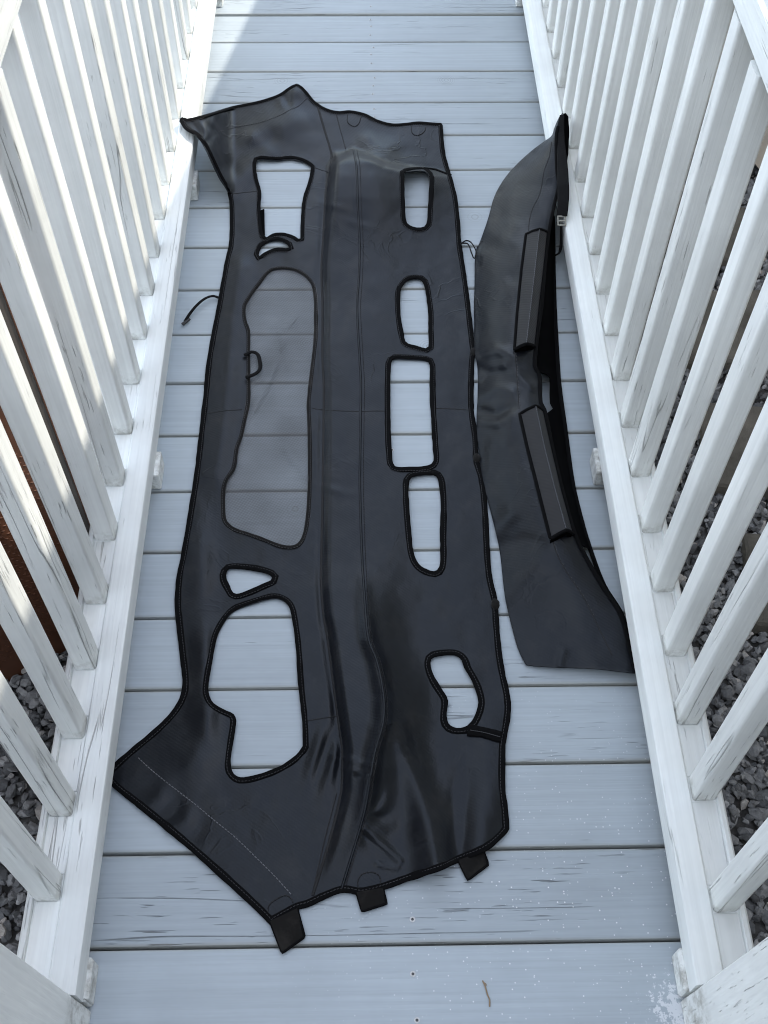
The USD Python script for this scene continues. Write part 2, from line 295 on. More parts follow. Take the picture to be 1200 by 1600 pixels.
mat('slab_concrete', {'g': ('geometry', {}), 'n': ('noise_texture', {'scale': 9.0, 'detail': 8.0, 'roughness': 0.72}), 'v': ('noise_texture', {'scale': 260.0, 'detail': 3.0}),
                      'r': ('rgb_ramp', {'ramp': [(0.25, (0.065, 0.058, 0.046)), (0.5, (0.125, 0.115, 0.095)), (0.62, (0.16, 0.145, 0.12)), (0.8, (0.21, 0.19, 0.15))]}), 'a': ('math', {'math_type': 'multiply_add', 'value2': 0.3}),
                      'b': ('bump', {'strength': 0.8, 'distance': 0.0025}), 'p': ('principled_bsdf', {'roughness': 0.9, 'specular_ior_level': 0.25})},
    [('g.position', 'n.vector'), ('g.position', 'v.vector'), ('v.fac', 'a.value1'), ('n.fac', 'a.value3'), ('n.fac', 'r.fac'), ('r.color', 'p.base_color'), ('v.fac', 'b.height'), ('b.normal', 'p.normal')])
mat('screen_mesh', {'g': ('geometry', {}), 'mp': ('mapping', {'rotation': (0, 0, 0.5)}), 'w1': ('wave_texture', {'wave_type': 'bands', 'bands_direction': 'x', 'scale': 60.0, 'distortion': 0.4}), 'w2': ('wave_texture', {'wave_type': 'bands', 'bands_direction': 'y', 'scale': 60.0, 'distortion': 0.4}),
                    'ad': ('math', {'math_type': 'add'}), 'mr': ('map_range', {'from_min': 0.0, 'from_max': 2.0, 'to_min': 0.42, 'to_max': 0.62}),
                    'n': ('noise_texture', {'scale': 8.0, 'detail': 3.0}), 'm2': ('map_range', {'from_min': 0.3, 'from_max': 0.7, 'to_min': -0.10, 'to_max': 0.10}), 'fa': ('math', {'math_type': 'add'}),
                    'd': ('principled_bsdf', {'base_color': (0.034, 0.035, 0.037), 'roughness': 0.6, 'specular_ior_level': 0.4}), 't': ('transparent_bsdf', {'color': (0.96, 0.96, 0.96)}), 'm': ('mix_closure', {})},
    [('g.position', 'mp.vector'), ('mp.vector', 'w1.vector'), ('mp.vector', 'w2.vector'), ('w1.fac', 'ad.value1'), ('w2.fac', 'ad.value2'), ('ad.value', 'mr.value'), ('g.position', 'n.vector'), ('n.fac', 'm2.value'),
     ('mr.result', 'fa.value1'), ('m2.result', 'fa.value2'), ('fa.value', 'm.fac'), ('t.BSDF', 'm.closure1'), ('d.BSDF', 'm.closure2')], surface='m.closure')

# ------------------------------------------------------------------ ground
GZ = -0.30
gr = np.array([[-60, -60, GZ - 0.03], [60, -60, GZ - 0.03], [60, 60, GZ - 0.03], [-60, 60, GZ - 0.03]])
obj('ground', (gr, np.array([[0, 1, 2], [0, 2, 3]])), 'soil', kind='structure')

# gravel: angular crushed stones
pi = UsdGeom.PointInstancer.Define(stage, '/World/gravel')
mark(pi.GetPrim(), 'grey crushed stone gravel on the ground either side of the deck', 'gravel', kind='stuff')
protos = []
for k in range(10):
    v = rng.normal(size=(17, 3)); v /= np.linalg.norm(v, axis=1, keepdims=True)
    v *= rng.uniform(0.75, 1.1, (17, 1)) * np.array([1.0, rng.uniform(0.62, 0.9), rng.uniform(0.5, 0.75)])
    h = trimesh.convex.convex_hull(v)
    pr = usdkit.mesh(stage, '/World/gravel/stone' + ('' if k == 0 else '_%03d' % k), h, M['stone'])
    protos.append(pr.GetPath())
pts = []
for x0, x1, y0, y1 in ((-1.35, -0.50, -0.5, 3.3), (0.50, 1.6, -0.5, 3.6)):
    s = 0.0155
    gx, gy = np.meshgrid(np.arange(x0, x1, s), np.arange(y0, y1, s))
    a = np.stack([gx.ravel(), gy.ravel()], 1); a = a + rng.uniform(-0.008, 0.008, a.shape)
    z = GZ - 0.018 + rng.uniform(-0.006, 0.008, len(a)) + 0.010 * (meshkit.noise(np.c_[a * 7, np.zeros(len(a))]) - 0.5)
    pts.append(np.c_[a, z])
    m = rng.random(len(a)) < 0.75
    b = a[m] + rng.uniform(-0.01, 0.01, (m.sum(), 2)); pts.append(np.c_[b, z[m] + rng.uniform(0.004, 0.012, m.sum())])
pts = np.vstack(pts)
q = rng.normal(size=(len(pts), 4)); q[:, 1:3] *= 0.45; q /= np.linalg.norm(q, axis=1, keepdims=True)
scl = rng.lognormal(math.log(0.0120), 0.32, len(pts)).clip(0.005, 0.023)
pi.CreatePrototypesRel().SetTargets(protos)
pi.CreateProtoIndicesAttr(Vt.IntArray.FromNumpy(rng.integers(0, 10, len(pts)).astype(np.int32)))
pi.CreatePositionsAttr(Vt.Vec3fArray.FromNumpy(pts.astype(np.float32)))
pi.CreateOrientationsAttr(Vt.QuathArray([Gf.Quath(float(a), float(b), float(c), float(d)) for a, b, c, d in q]))
pi.CreateScalesAttr(Vt.Vec3fArray.FromNumpy(np.repeat(scl[:, None], 3, 1).astype(np.float32)))

# stepping slabs in the gravel on the right
def slab(label, cx, cy, sx, sy, ang):
    t = trimesh.Trimesh(*[np.array(a) for a in (rbox(-sx / 2, sx / 2, -sy / 2, sy / 2, -0.045, 0, 0.006).vertices, rbox(-sx / 2, sx / 2, -sy / 2, sy / 2, -0.045, 0, 0.006).faces)], process=False)
    t.apply_transform(trimesh.transformations.rotation_matrix(ang, [0, 0, 1])); t.apply_translation([cx, cy, GZ + 0.028])
    obj('stepping_slab', t, 'slab_concrete', label=label, cat='paving slab', group='stepping slabs in the gravel on the right')
slab('weathered concrete stepping slab nearest to the camera on the gravel, mostly hidden by the balusters', 0.975, 0.81, 0.32, 0.24, -0.10)
slab('blotchy brown concrete stepping slab in the gravel, second from the near end of the right railing', 0.945, 1.19, 0.32, 0.26, -0.12)
slab('grey brown concrete stepping slab in the gravel, third one along the right railing', 0.905, 1.60, 0.33, 0.26, 0.03)
slab('small looking far concrete stepping slab close to the beige clad shed', 0.895, 2.0, 0.32, 0.24, -0.30)

# ------------------------------------------------------------------ garden shed on the right: its gable shades the deck
SH0, SD = np.array([1.107, 2.41]), np.array([-0.236, 0.972]); SN = np.array([-0.972, -0.236])     # a point of the wall line, its direction, outwards
def shade_z(x, y): return (1.274 * (x + 0.459) - 0.26 * (y - 2.09)) / 0.92
shed = thing('garden_shed', 'beige lap sided garden shed beyond the gravel on the right', 'shed')
def sw(u, n, z): p = SH0 + SD * u + SN * n; return [p[0], p[1], z]
UP, UE0, UE1 = -2.2, -5.7, 1.35
def top_at(u):
    pk = shade_z(*(SH0 + SD * UP + SN * 0.14))
    k = shade_z(*(SH0 + SD * UE1 + SN * 0.14)); s = (pk - k) / (UE1 - UP)
    return pk - s * abs(u - UP)
def hexa(u0, u1, n0, n1, zb0, zb1, zt0, zt1):
    v = np.array([sw(u0, n0, zb0), sw(u1, n0, zb1), sw(u1, n1, zb1), sw(u0, n1, zb0), sw(u0, n0, zt0), sw(u1, n0, zt1), sw(u1, n1, zt1), sw(u0, n1, zt0)])
    return trimesh.convex.convex_hull(v)
z0, bh = -0.26, 0.16
zz = z0
while zz < top_at(UP) - 0.2:
    zt = zz + bh
    def span(z):
        e = (top_at(UP) - 0.16 - z) / ((top_at(UP) - top_at(UE1)) / (UE1 - UP))
        return max(UE0 + 0.1, UP - e), min(UE1 - 0.1, UP + e)
    a0, a1 = span(zt); b0, b1 = span(zz)
    v = np.array([sw(b0, 0.014, zz + .002), sw(b1, 0.014, zz + .002), sw(b1, -0.02, zz + .002), sw(b0, -0.02, zz + .002), sw(a0, 0.004, zt), sw(a1, 0.004, zt), sw(a1, -0.02, zt), sw(a0, -0.02, zt)])
    obj('siding_board', trimesh.convex.convex_hull(v), 'siding_paint', shed)
    zz = zt
obj('wall', hexa(UE0 + 0.15, UE1 - 0.15, -0.05, -2.4, z0, z0, top_at(UE1) - 0.2, top_at(UE1) - 0.2), 'siding_paint', shed)
obj('plinth', hexa(UE0 + 0.15, UE1 - 0.15, -0.06, -2.4, GZ - 0.05, GZ - 0.05, z0 - .003, z0 - .003), 'dark_timber', shed)
obj('roof', cat_([hexa(UP, UE1, 0.14, -2.6, top_at(UP) - 0.12, top_at(UE1) - 0.12, top_at(UP), top_at(UE1))]), 'roof_felt', shed)
obj('roof', cat_([hexa(UE0, UP - .003, 0.14, -2.6, top_at(UE0) - 0.12, top_at(UP) - 0.12, top_at(UE0), top_at(UP))]), 'roof_felt', shed)

# the house the deck leads to, behind the viewer
house = thing('house', 'dark lap sided house behind the near end of the deck', 'house')
for i in range(18):
    v = np.array([(x, y, z) for x in (-4.5, 4.5) for y, z in ((-2.45, GZ + .1 + i * .16), (-2.464 + .006, GZ + .258 + i * .16), (-2.50, GZ + .1 + i * .16), (-2.50, GZ + .258 + i * .16))])
    obj('siding_board', trimesh.convex.convex_hull(v), 'house_siding', house)
obj('wall', rbox(-4.48, 4.48, -5.5, -2.501, GZ - .05, 2.749), 'house_siding', house)
obj('roof', rbox(-4.8, 4.8, -5.8, -2.2, 2.75, 2.9), 'roof_felt', house)

# ------------------------------------------------------------------ deck
deck = thing('deck', kind='structure')
P = 0.145
def board(k):
    y0, y1 = k * P + 0.0022 + rnd.uniform(-.0008, .0006), (k + 1) * P - 0.0022 + rnd.uniform(-.0006, .0008) - (0.005 if k == 17 else 0)
    dz = rnd.uniform(-0.0012, 0.0006); r = 0.005
    prof = [(y0 + .0005, -0.032 + dz), (y0, -r + dz), (y0 + 0.0012, -0.0018 + dz), (y0 + r, dz), ((y0 + y1) / 2, dz + 0.0004), (y1 - r, dz), (y1 - 0.0012, -0.0018 + dz), (y1, -r + dz), (y1 - .0005, -0.032 + dz)]
    m = prism_y(prof, -0.535, 0.535)
    m.vertices = m.vertices[:, [1, 0, 2]]; m.fix_normals()
    b = obj('deck_board', m, 'deck_paint', deck, smooth=25)
    sx = 0.041 - 0.0155 * y0
    for t in (0.24, 0.55, 0.80) if k > 13 else (0.26, 0.74):
        yy = y0 + (y1 - y0) * (t + rnd.uniform(-.04, .04)); xx = sx + rnd.uniform(-.004, .004)
        ring = trimesh.creation.annulus(0.0018 if k > 13 else 0.0022, 0.0030 if k > 13 else 0.0044, 0.0012, sections=14); ring.apply_translation([xx, yy, dz + 0.0005])
        s = obj('screw', ring, 'screw_metal', b)
        dr = trimesh.creation.cylinder(0.0019 if k > 13 else 0.0023, 0.0008, sections=10); dr.apply_translation([xx, yy, dz + 0.0004])
        obj('drive_recess', dr, 'screw_hole', b)
for k in range(-5, 26): board(k)
for x in (-0.50, 0.02, 0.50):
    obj('joist', rbox(x - .02, x + .02, -0.7, 3.75, -0.18, -0.0345), 'dark_timber', deck)

# ------------------------------------------------------------------ railings
YN, YF = -0.085, 3.72
def baluster(x, y, s, zb=0.088, zt=0.9345):
    w, wy, r = 0.0365, 0.0390, rnd.uniform(0.004, 0.0065)
    prof = []
    for cx, cy, a0 in ((w / 2 - r, wy / 2 - r, 0), (-w / 2 + r, wy / 2 - r, 90), (-w / 2 + r, -wy / 2 + r, 180), (w / 2 - r, -wy / 2 + r, 270)):
        for k in range(4):
            a = math.radians(a0 + 30 * k); prof.append((cx + r * math.cos(a), cy + r * math.sin(a)))
    n = len(prof); zs = np.linspace(zb, zt, 9); V = []
    tx, ty = rnd.uniform(-.003, .003), rnd.uniform(-.004, .004); ph = rnd.uniform(0, 6)
    tw = math.radians(rnd.uniform(-2.0, 2.0))
    for z in zs:
        f = (z - zb) / (zt - zb); bow = 0.0012 * math.sin(math.pi * f + ph)
        for (px, py) in prof:
            qx, qy = px * math.cos(tw) - py * math.sin(tw), px * math.sin(tw) + py * math.cos(tw)
            V.append([x + qx + tx * f + bow, y + qy + ty * f, z])
    f = []
    for i in range(8):
        for k in range(n):
            l = (k + 1) % n; f += [[i * n + k, i * n + l, (i + 1) * n + l], [i * n + k, (i + 1) * n + l, (i + 1) * n + k]]
    for k in range(1, n - 1): f += [[0, k + 1, k], [8 * n, 8 * n + k, 8 * n + k + 1]]
    return trimesh.Trimesh(V, f, process=False)
LY = [0.047, 0.176, 0.305, 0.430, 0.558, 0.693, 0.817, 0.944, 1.076, 1.203, 1.335, 1.456, 1.587, 1.711, 1.838, 1.971, 2.102, 2.232, 2.356, 2.482]
RY = [0.016, 0.187, 0.316, 0.442, 0.570, 0.698, 0.828, 0.950, 1.076, 1.203, 1.330, 1.457, 1.585, 1.715, 1.844, 1.970, 2.100, 2.231, 2.358, 2.486]
for A in (LY, RY):
    while A[-1] < YF - 0.17: A.append(A[-1] + 0.128)
def railing(s, ys, label):
    t = thing('railing', label, 'railing', group=None)
    def X(pr): return [(s * a, b) for a, b in pr]
    body = X([(.441, .046), (.440, .088), (.4415, .0925), (.446, .0955), (.4765, .0990), (.4800, .0975), (.4838, .0885), (.5220, .0885), (.5240, .0945), (.531, .0930), (.535, .088), (.535, .046)])
    low = [(a, b) if b > .09 and False else (a, b) for a, b in body]
    obj('bottom_rail', prism_y(low, YN, YF), 'rail_paint', t, smooth=30)
    yy = [YN] + [v for y in ys for v in (y, y + .0385)] + [YF]
    for i in range(0, len(yy) - 1, 2):
        a, b = yy[i] + .0006, yy[i + 1] - rnd.choice((.0006, .001, .0022))
        if b - a > .01:
            h = .0905 + rnd.uniform(-.0006, .0008)
            x0, x1 = s * .4822, s * .5215
            obj('fillet', rbox(min(x0, x1), max(x0, x1), a, b, .0865, h, .0012), 'rail_paint', t)
    for y in ys: obj('baluster', baluster(s * (.4842 + .01825), y + .0193, s), 'baluster_paint', t, smooth=40)
    top = X([(.489, .936), (.485, .940), (.483, .993), (.487, .999), (.53, 1.001), (.537, .997), (.537, .940), (.533, .936)])
    obj('top_rail', prism_y(top, YN, YF), 'rail_paint', t, smooth=30)
    for y in (0.875, 1.765, 2.645):
        x0, x1 = sorted((s * .432, s * .525))
        obj('support_block', rbox(x0, x1, y, y + .062, .0008, .0455, .002), 'baluster_paint', t)
    x0, x1 = sorted((s * .4345, s * .525))
    obj('support_block', rbox(x0, x1, YN + .002, -0.022, .0008, .0455, .004), 'baluster_paint', t)
    for y0, y1 in ((YN - .0995, YN - .002), (YF + .002, YF + .0995)):
        x0, x1 = sorted((s * .4375, s * .535))
        p = rbox(x0, x1, y0, y1, .0005, 1.10, .003)
        v = p.vertices.copy(); lean = 0.06 if y0 < 0 else 0.0
        v[:, 0] += s * lean * v[:, 2]; p.vertices = v
        obj('post', p, 'baluster_paint', t)
    return t
railing(-1, LY, 'white wooden railing on the left, its balusters edged with sunlight')
railing(1, RY, 'white wooden railing on the right, wholly in shade, with gravel and stepping slabs behind')

# ------------------------------------------------------------------ fabric tools
def ppm(v): return 578 + (v - 110) * (475 / 1365.0)
def sstep(x, a, b): t = np.clip((x - a) / (b - a), 0, 1); return t * t * (3 - 2 * t)
def line_u(pts, v): p = np.array(pts, float); return np.interp(v, p[:, 1], p[:, 0])
def dist_poly(U, V, pts):
    """distance in photo pixels and position along (0..1) to a polyline"""
    P = np.array(pts, float); best = np.full(U.shape, 1e9); where = np.zeros(U.shape)
    s = np.r_[0, np.cumsum(np.linalg.norm(np.diff(P, axis=0), axis=1))]
    for i in range(len(P) - 1):
        a, d = P[i], P[i + 1] - P[i]; L2 = (d ** 2).sum()
        t = np.clip(((U - a[0]) * d[0] + (V - a[1]) * d[1]) / L2, 0, 1)
        D = np.hypot(U - a[0] - t * d[0], V - a[1] - t * d[1]); m = D < best
        best = np.where(m, D, best); where = np.where(m, (s[i] + t * math.sqrt(L2)) / s[-1], where)
    return best, where
def sheet(outer, holes, hfun, step=4.0, thick=0.0022):
    """a fabric panel: outline and holes in photo pixels, height from hfun; closed, with a thickness"""
    poly = Polygon(outer, holes).buffer(0)
    if poly.geom_type != 'Polygon': poly = max(poly.geoms, key=lambda g: g.area)
    B = [resample(np.array(poly.exterior.coords)[:-1], step * .8, True)] + [resample(np.array(h.coords)[:-1], step * .8, True) for h in poly.interiors]
    x0, y0, x1, y1 = poly.bounds
    gx, gy = np.meshgrid(np.arange(x0, x1, step), np.arange(y0, y1, step))
    gx = gx + (np.arange(gx.shape[0]) % 2)[:, None] * step / 2
    inner = poly.buffer(-step * .6)
    g = np.stack([gx.ravel(), gy.ravel()], 1); g = g[contains_xy(inner, g[:, 0], g[:, 1])]
    A = np.vstack(B + [g])
    tri = Delaunay(A).simplices
    c = A[tri].mean(1); tri = tri[contains_xy(poly, c[:, 0], c[:, 1])]
    a, b, d = A[tri[:, 0]], A[tri[:, 1]], A[tri[:, 2]]
    cr = (b[:, 0] - a[:, 0]) * (d[:, 1] - a[:, 1]) - (b[:, 1] - a[:, 1]) * (d[:, 0] - a[:, 0])
    tri = tri[np.abs(cr) > 1e-6]; cr = cr[np.abs(cr) > 1e-6]
    tri = np.where((cr > 0)[:, None], tri[:, ::-1], tri)
    z = hfun(A[:, 0], A[:, 1]); top = at(A[:, 0], A[:, 1], z)
    if not thick: return trimesh.Trimesh(top, tri, process=False)
    bot = top - np.array([0, 0, thick]); n = len(A)
    e = np.sort(np.vstack([tri[:, [0, 1]], tri[:, [1, 2]], tri[:, [2, 0]]]), 1)
    ue, ct = np.unique(e, axis=0, return_counts=True); be = set(map(tuple, ue[ct == 1]))
    side = []
    for t in tri:
        for i, j in ((t[0], t[1]), (t[1], t[2]), (t[2], t[0])):
            if (min(i, j), max(i, j)) in be: side += [[j, i, n + i], [j, n + i, n + j]]
    return trimesh.Trimesh(np.vstack([top, bot]), np.vstack([tri, tri[:, ::-1] + n, np.array(side)]), process=False)
def inset(pts, d):
    """offset a closed pixel outline inwards by d pixels (outwards for d < 0), point by point"""
    P = np.asarray(pts, float); T = np.roll(P, -1, 0) - np.roll(P, 1, 0); T /= np.maximum(np.linalg.norm(T, axis=1, keepdims=True), 1e-9)
    N = np.stack([-T[:, 1], T[:, 0]], 1)
    area = 0.5 * np.sum(P[:, 0] * np.roll(P[:, 1], -1) - np.roll(P[:, 0], -1) * P[:, 1])
    return P + N * (d if area > 0 else -d)
def edge_tape(outline, hfun, hw=0.0060, hh=0.0026, off=0.0, closed=True, step=6.0, lift=0.0):
    U = resample(outline, step, closed)
    if off: U = inset(U, off * 0.001 * ppm(U[:, 1].mean()))
    p = at(U[:, 0], U[:, 1], hfun(U[:, 0], U[:, 1]) + lift)
    p[:, 2] = np.maximum(p[:, 2], hh * 0.8)
    w = meshkit.fbm(np.stack([p[:, 0] * 60, p[:, 1] * 60, p[:, 2] * 0], -1), 3, seed=21)
    return strip(p, hw * (0.82 + 0.36 * w), hh * (0.8 + 0.4 * w), closed, sides=10, power=0.7)
def seam_line(pts, hfun, hw=0.0016, hh=0.0012, lift=0.0, n=5):
    U = resample(catmull(pts, n), 6.0)
    return strip(at(U[:, 0], U[:, 1], hfun(U[:, 0], U[:, 1]) + lift), hw, hh, False, sides=6)
def stitches(pts, hfun, pitch=0.0062, length=0.0042, hw=0.0007, hh=0.0006, lift=0.0006):
    U = resample(catmull(pts, 5), 2.0); Q = at(U[:, 0], U[:, 1], hfun(U[:, 0], U[:, 1]) + lift)
    s = np.r_[0, np.cumsum(np.linalg.norm(np.diff(Q, axis=0), axis=1))]; out = []
    for a in np.arange(0.002, s[-1] - length, pitch):
        k = np.array([np.interp(a + length * t, s, Q[:, 0]) for t in (0, .5, 1)]); l = np.array([np.interp(a + length * t, s, Q[:, 1]) for t in (0, .5, 1)]); m = np.array([np.interp(a + length * t, s, Q[:, 2]) for t in (0, .5, 1)])
        R = np.stack([k, l, m], 1); R[1, 2] += 0.0004
        out.append(strip(R, hw, hh, False, sides=5))
    return cat_(out)

# ------------------------------------------------------------------ the long cover spread out flat
OUT = [(280.5, 188), (284.4, 182.3), (291, 186), (327.5, 176.5), (362, 166), (404, 157.4), (435, 147), (454, 134.4), (464.5, 130), (473, 136), (482.8, 147), (492, 158), (510, 169), (530, 173.6), (546, 172), (570, 177),
       (588, 186), (610, 192.4), (632, 192), (654, 189.5), (672, 191), (691, 192), (692, 210), (695, 240), (704, 272), (713, 306), (718, 350), (720, 380), (723, 400), (729, 440), (734, 480), (739.3, 528), (741.5, 547),
       (739.5, 568), (739, 640), (744.7, 680), (747, 720), (755, 747), (760.7, 800), (763, 850), (767, 900), (776, 940), (777, 961), (782, 1020), (788, 1055), (794.5, 1085), (796, 1113), (787.5, 1164), (787, 1227), (791.6, 1269),
       (793, 1295), (786, 1304.5), (760.5, 1326), (721, 1343), (687, 1358), (638.6, 1374), (599, 1388), (565, 1396), (536.7, 1392), (508, 1402), (480, 1415), (464.5, 1419), (423, 1442), (397, 1416), (335, 1359), (273, 1305),
       (212, 1255.5), (181, 1231), (165.4, 1214), (176, 1198), (208, 1169), (246, 1137), (275, 1105), (287, 1075), (283, 1023), (277, 967.5), (275, 940), (278, 899), (284.6, 867.5), (287, 853), (293, 817.5), (299, 780), (303, 755),
       (307.5, 722), (312, 680), (319, 619), (324, 567), (332.5, 517), (342, 469), (344, 456), (349, 427), (354, 400), (358, 384.5), (360, 350), (357, 304), (343, 279), (331, 254), (318, 227), (306, 212), (289, 202)]
HA = [(402, 248.5), (435, 250.7), (454, 249), (473, 253), (486.6, 261), (483, 279), (473, 312), (470, 350), (469.5, 375), (458, 368), (443, 363.5), (427, 364.5), (414.7, 371), (410, 362), (407, 326), (407.6, 298), (402, 277), (400, 258)]
HB = [(402, 402), (408, 386), (421, 378), (435, 376), (446, 380), (454, 385.5), (450, 388), (433, 387), (417.6, 392)]
HC = [(405, 446), (393, 462), (383.5, 479), (384.6, 500), (390, 517), (390, 550), (390.4, 587.5), (390, 629), (383.5, 660), (379, 681), (372, 701), (367, 732), (355, 751), (351, 767.5), (351, 797), (353, 813), (364, 824), (387, 832),
      (416, 842.5), (437, 851), (457.5, 853), (468, 847), (475, 830), (479, 805), (481.5, 763), (482, 701), (481, 660), (480, 629), (483, 598), (488, 556), (491, 525), (491, 473), (489, 454), (485, 442), (472, 429), (457.5, 422.5), (437, 421), (422, 425)]
HD = [(357.5, 889), (378, 889), (403, 892.5), (424, 899), (427, 905), (412, 912), (387, 923), (366, 928), (357.5, 915), (352, 903), (353, 894.6)]
HE = [(354, 967.5), (339.6, 994), (332, 1031.6), (326, 1066.6), (326, 1084), (333.6, 1098.7), (351, 1109), (365, 1116), (368.6, 1127), (364, 1160), (360, 1192), (363, 1207), (374.5, 1215), (401, 1211), (435.7, 1198), (459, 1183), (473.6, 1167),
      (472, 1125), (466, 1066.6), (462, 1008), (455, 959), (451, 947), (443, 939), (428, 935), (395, 943.5), (366, 955)]
H1 = [(631, 269), (648, 267), (664, 268), (672, 275), (671, 300), (669, 332), (668, 348), (664, 354), (654, 356), (642, 353), (634, 346), (632, 320), (631, 290)]
H2 = [(627, 450), (636, 439), (648, 436), (659, 438), (664, 448), (667.5, 469), (670, 490), (670, 516), (670.6, 541), (667.5, 544.6), (650, 540), (634, 534.6), (630, 521.5), (626, 499), (624.6, 481), (624.6, 458.5)]
H3 = [(610, 567), (614, 561), (638, 561.4), (667.5, 564), (672, 569), (672.4, 595), (673, 630), (675, 665), (677, 700), (678.4, 718), (674.5, 725.5), (664, 728.5), (640, 730), (619, 729.4), (613, 724), (611.5, 709), (610, 690), (609, 640), (609, 600)]
H4 = [(638.5, 751), (644.5, 745), (679, 742), (685, 748), (687.4, 760), (689.5, 790), (688.6, 835), (688.6, 880), (683.5, 892), (673, 892.6), (655, 883), (646, 865), (641.5, 829), (638, 781)]
H5 = [(673, 1030), (682, 1025.5), (709, 1023.4), (721, 1030), (727, 1045), (739, 1066), (748, 1093), (746.5, 1108), (739, 1126), (730, 1136.5), (712, 1138), (700, 1132), (697, 1120), (698.5, 1093), (688, 1075), (677.5, 1057), (672.4, 1042)]
S1 = [(518, 236), (518, 248), (510, 298), (506, 360), (502.5, 420), (504, 480), (504, 560), (506, 600), (506, 640), (504.5, 762), (502.5, 875), (502, 912), (506, 962), (512.6, 1000), (520, 1057), (528, 1119), (535, 1170), (534, 1235), (514, 1317), (488.5, 1399)]
S2 = [(552, 234), (557, 260), (559, 320), (562, 380), (561, 430), (558, 480), (562, 560), (564, 600), (562.5, 725), (562.5, 770), (566, 875), (571, 950), (576, 1000), (589, 1034), (599, 1085), (599, 1127.5), (585, 1178), (573.5, 1249), (565, 1286), (534, 1388)]
AV = [(0, 200), (0, 236), (.026, 252), (.034, 275), (.036, 310), (.020, 380), (.010, 470), (.008, 640), (.009, 760), (.015, 880), (.030, 970), (.040, 1060), (.046, 1130), (.042, 1200), (.024, 1250), (.010, 1300), (.002, 1370), (0, 1420)]
def cover_h(U, V):
    U = np.asarray(U, float); V = np.asarray(V, float); k = ppm(V)
    A = line_u(AV, V); d1 = (U - line_u(S1, V)) / k; dS = (line_u(S2, V) - line_u(S1, V)) / k; d2 = (U - line_u(S2, V)) / k
    wide = np.interp(V, [200, 420, 800, 1000, 1400], [.11, .10, .09, .05, .05])
    h = 0.006 + A * sstep(d1, 0.0, 0.016) * np.exp(-(np.maximum(d2, 0) / wide) ** 2)
    h += 0.45 * A * np.exp(-(d2 / 0.012) ** 2) * sstep(V, 850, 1000)
    h -= 0.004 * np.exp(-((d1 + .003) / 0.006) ** 2) * sstep(V, 240, 300) * (1 - sstep(V, 1230, 1300))
    # the far edge of the raised middle: a step up across the sheet
    fd = (V - np.interp(U, [505, 552, 600, 640, 700], [262, 236, 256, 264, 272])) / 500.0
    fold = sstep(fd, -0.012, 0.012) * np.exp(-(np.maximum(fd, 0) / 0.16) ** 2) * sstep(U, 508, 530) * (1 - 0.55 * sstep(U, 640, 715))
    h += 0.032 * fold
    # lump and crumple above it
    h += 0.016 * np.exp(-((U - 592) / 30) ** 2 - ((V - 236) / 17) ** 2) + 0.006 * np.exp(-((U - 575) / 12) ** 2 - ((V - 216) / 9) ** 2)
    # far left wing: diagonal swell, tip laid up over the rail
    D, w = dist_poly(U, V, [(455, 190), (400, 222), (352, 290)]); h += 0.014 * np.exp(-(D / 26) ** 2)
    D, w = dist_poly(U, V, [(425, 215), (385, 240), (365, 262)]); h -= 0.010 * np.exp(-(D / 15) ** 2)
    h += 0.108 * sstep(-U, -368, -316) * (V < 300)
    h += 0.012 * np.exp(-((U - 463) / 16) ** 2 - ((V - 142) / 12) ** 2)
    h += 0.004 * np.sin(U / 3.3 + 2.0 * np.sin(V / 7.0)) * np.exp(-((U - 318) / 26) ** 2 - ((V - 203) / 22) ** 2)
    h += 0.003 * np.sin((U - 0.3 * V) / 3.6) * np.exp(-((U - 447) / 16) ** 2 - ((V - 158) / 10) ** 2)
    # left margin swells
    h += 0.012 * np.exp(-((U - 312) / 22) ** 2 - ((V - 880) / 60) ** 2) + 0.010 * np.exp(-((U - 318) / 16) ** 2 - ((V - 1015) / 46) ** 2)
    h += 0.010 * np.exp(-((U - 322) / 20) ** 2 - ((V - 1120) / 40) ** 2)
    D, w = dist_poly(U, V, [(375, 420), (362, 520), (350, 640), (335, 740)]); h += 0.010 * np.exp(-(D / 20) ** 2)
    D, w = dist_poly(U, V, [(395, 215), (425, 240)]); h += 0.004 * np.exp(-(D / 10) ** 2)
    # left front corner: gathers along the hem
    T = (U - 165) * 0.74 + (V - 1214) * 0.67; N = (U - 165) * -0.67 + (V - 1214) * 0.74
    h += 0.004 * np.sin(T / 9.0 + 1.2 * np.sin(N / 21.0)) * np.exp(-((T - 120) / 55) ** 2 - ((N + 30) / 26) ** 2)
    h += 0.012 * np.exp(-((U - 300) / 45) ** 2 - ((V - 1190) / 40) ** 2)
    # front right: folds fanning out to the hem
    g = sstep(V, 1120, 1340)
    D, w = dist_poly(U, V, [(610, 1100), (640, 1190), (668, 1280), (684, 1362)]); h += (0.007 + 0.021 * w) * np.exp(-(D / (12 + 17 * w)) ** 2) * sstep(w, 0, .25)
    D, w = dist_poly(U, V, [(728, 1120), (722, 1220), (712, 1350)]); h -= 0.008 * g * np.exp(-(D / 16) ** 2)
    D, w = dist_poly(U, V, [(770, 1150), (765, 1230), (752, 1325)]); h += (0.003 + 0.008 * w) * np.exp(-(D / 26) ** 2)
    # gathers round the lower end of the stitched ridge
    R = np.hypot((U - 572) / 1.0, (V - 1268) / 1.5); an = np.arctan2(V - 1268, U - 572)
    h += 0.0028 * np.sin(an * 5 + R / 9.0) * np.exp(-((R - 24) / 16) ** 2) * sstep(U + 0.4 * (V - 1268), 566, 590)
    R = np.hypot(U - 507, (V - 1185) / 1.6); h += 0.005 * np.sin(U / 5.5 + V / 17.0) * np.exp(-(R / 26) ** 2)
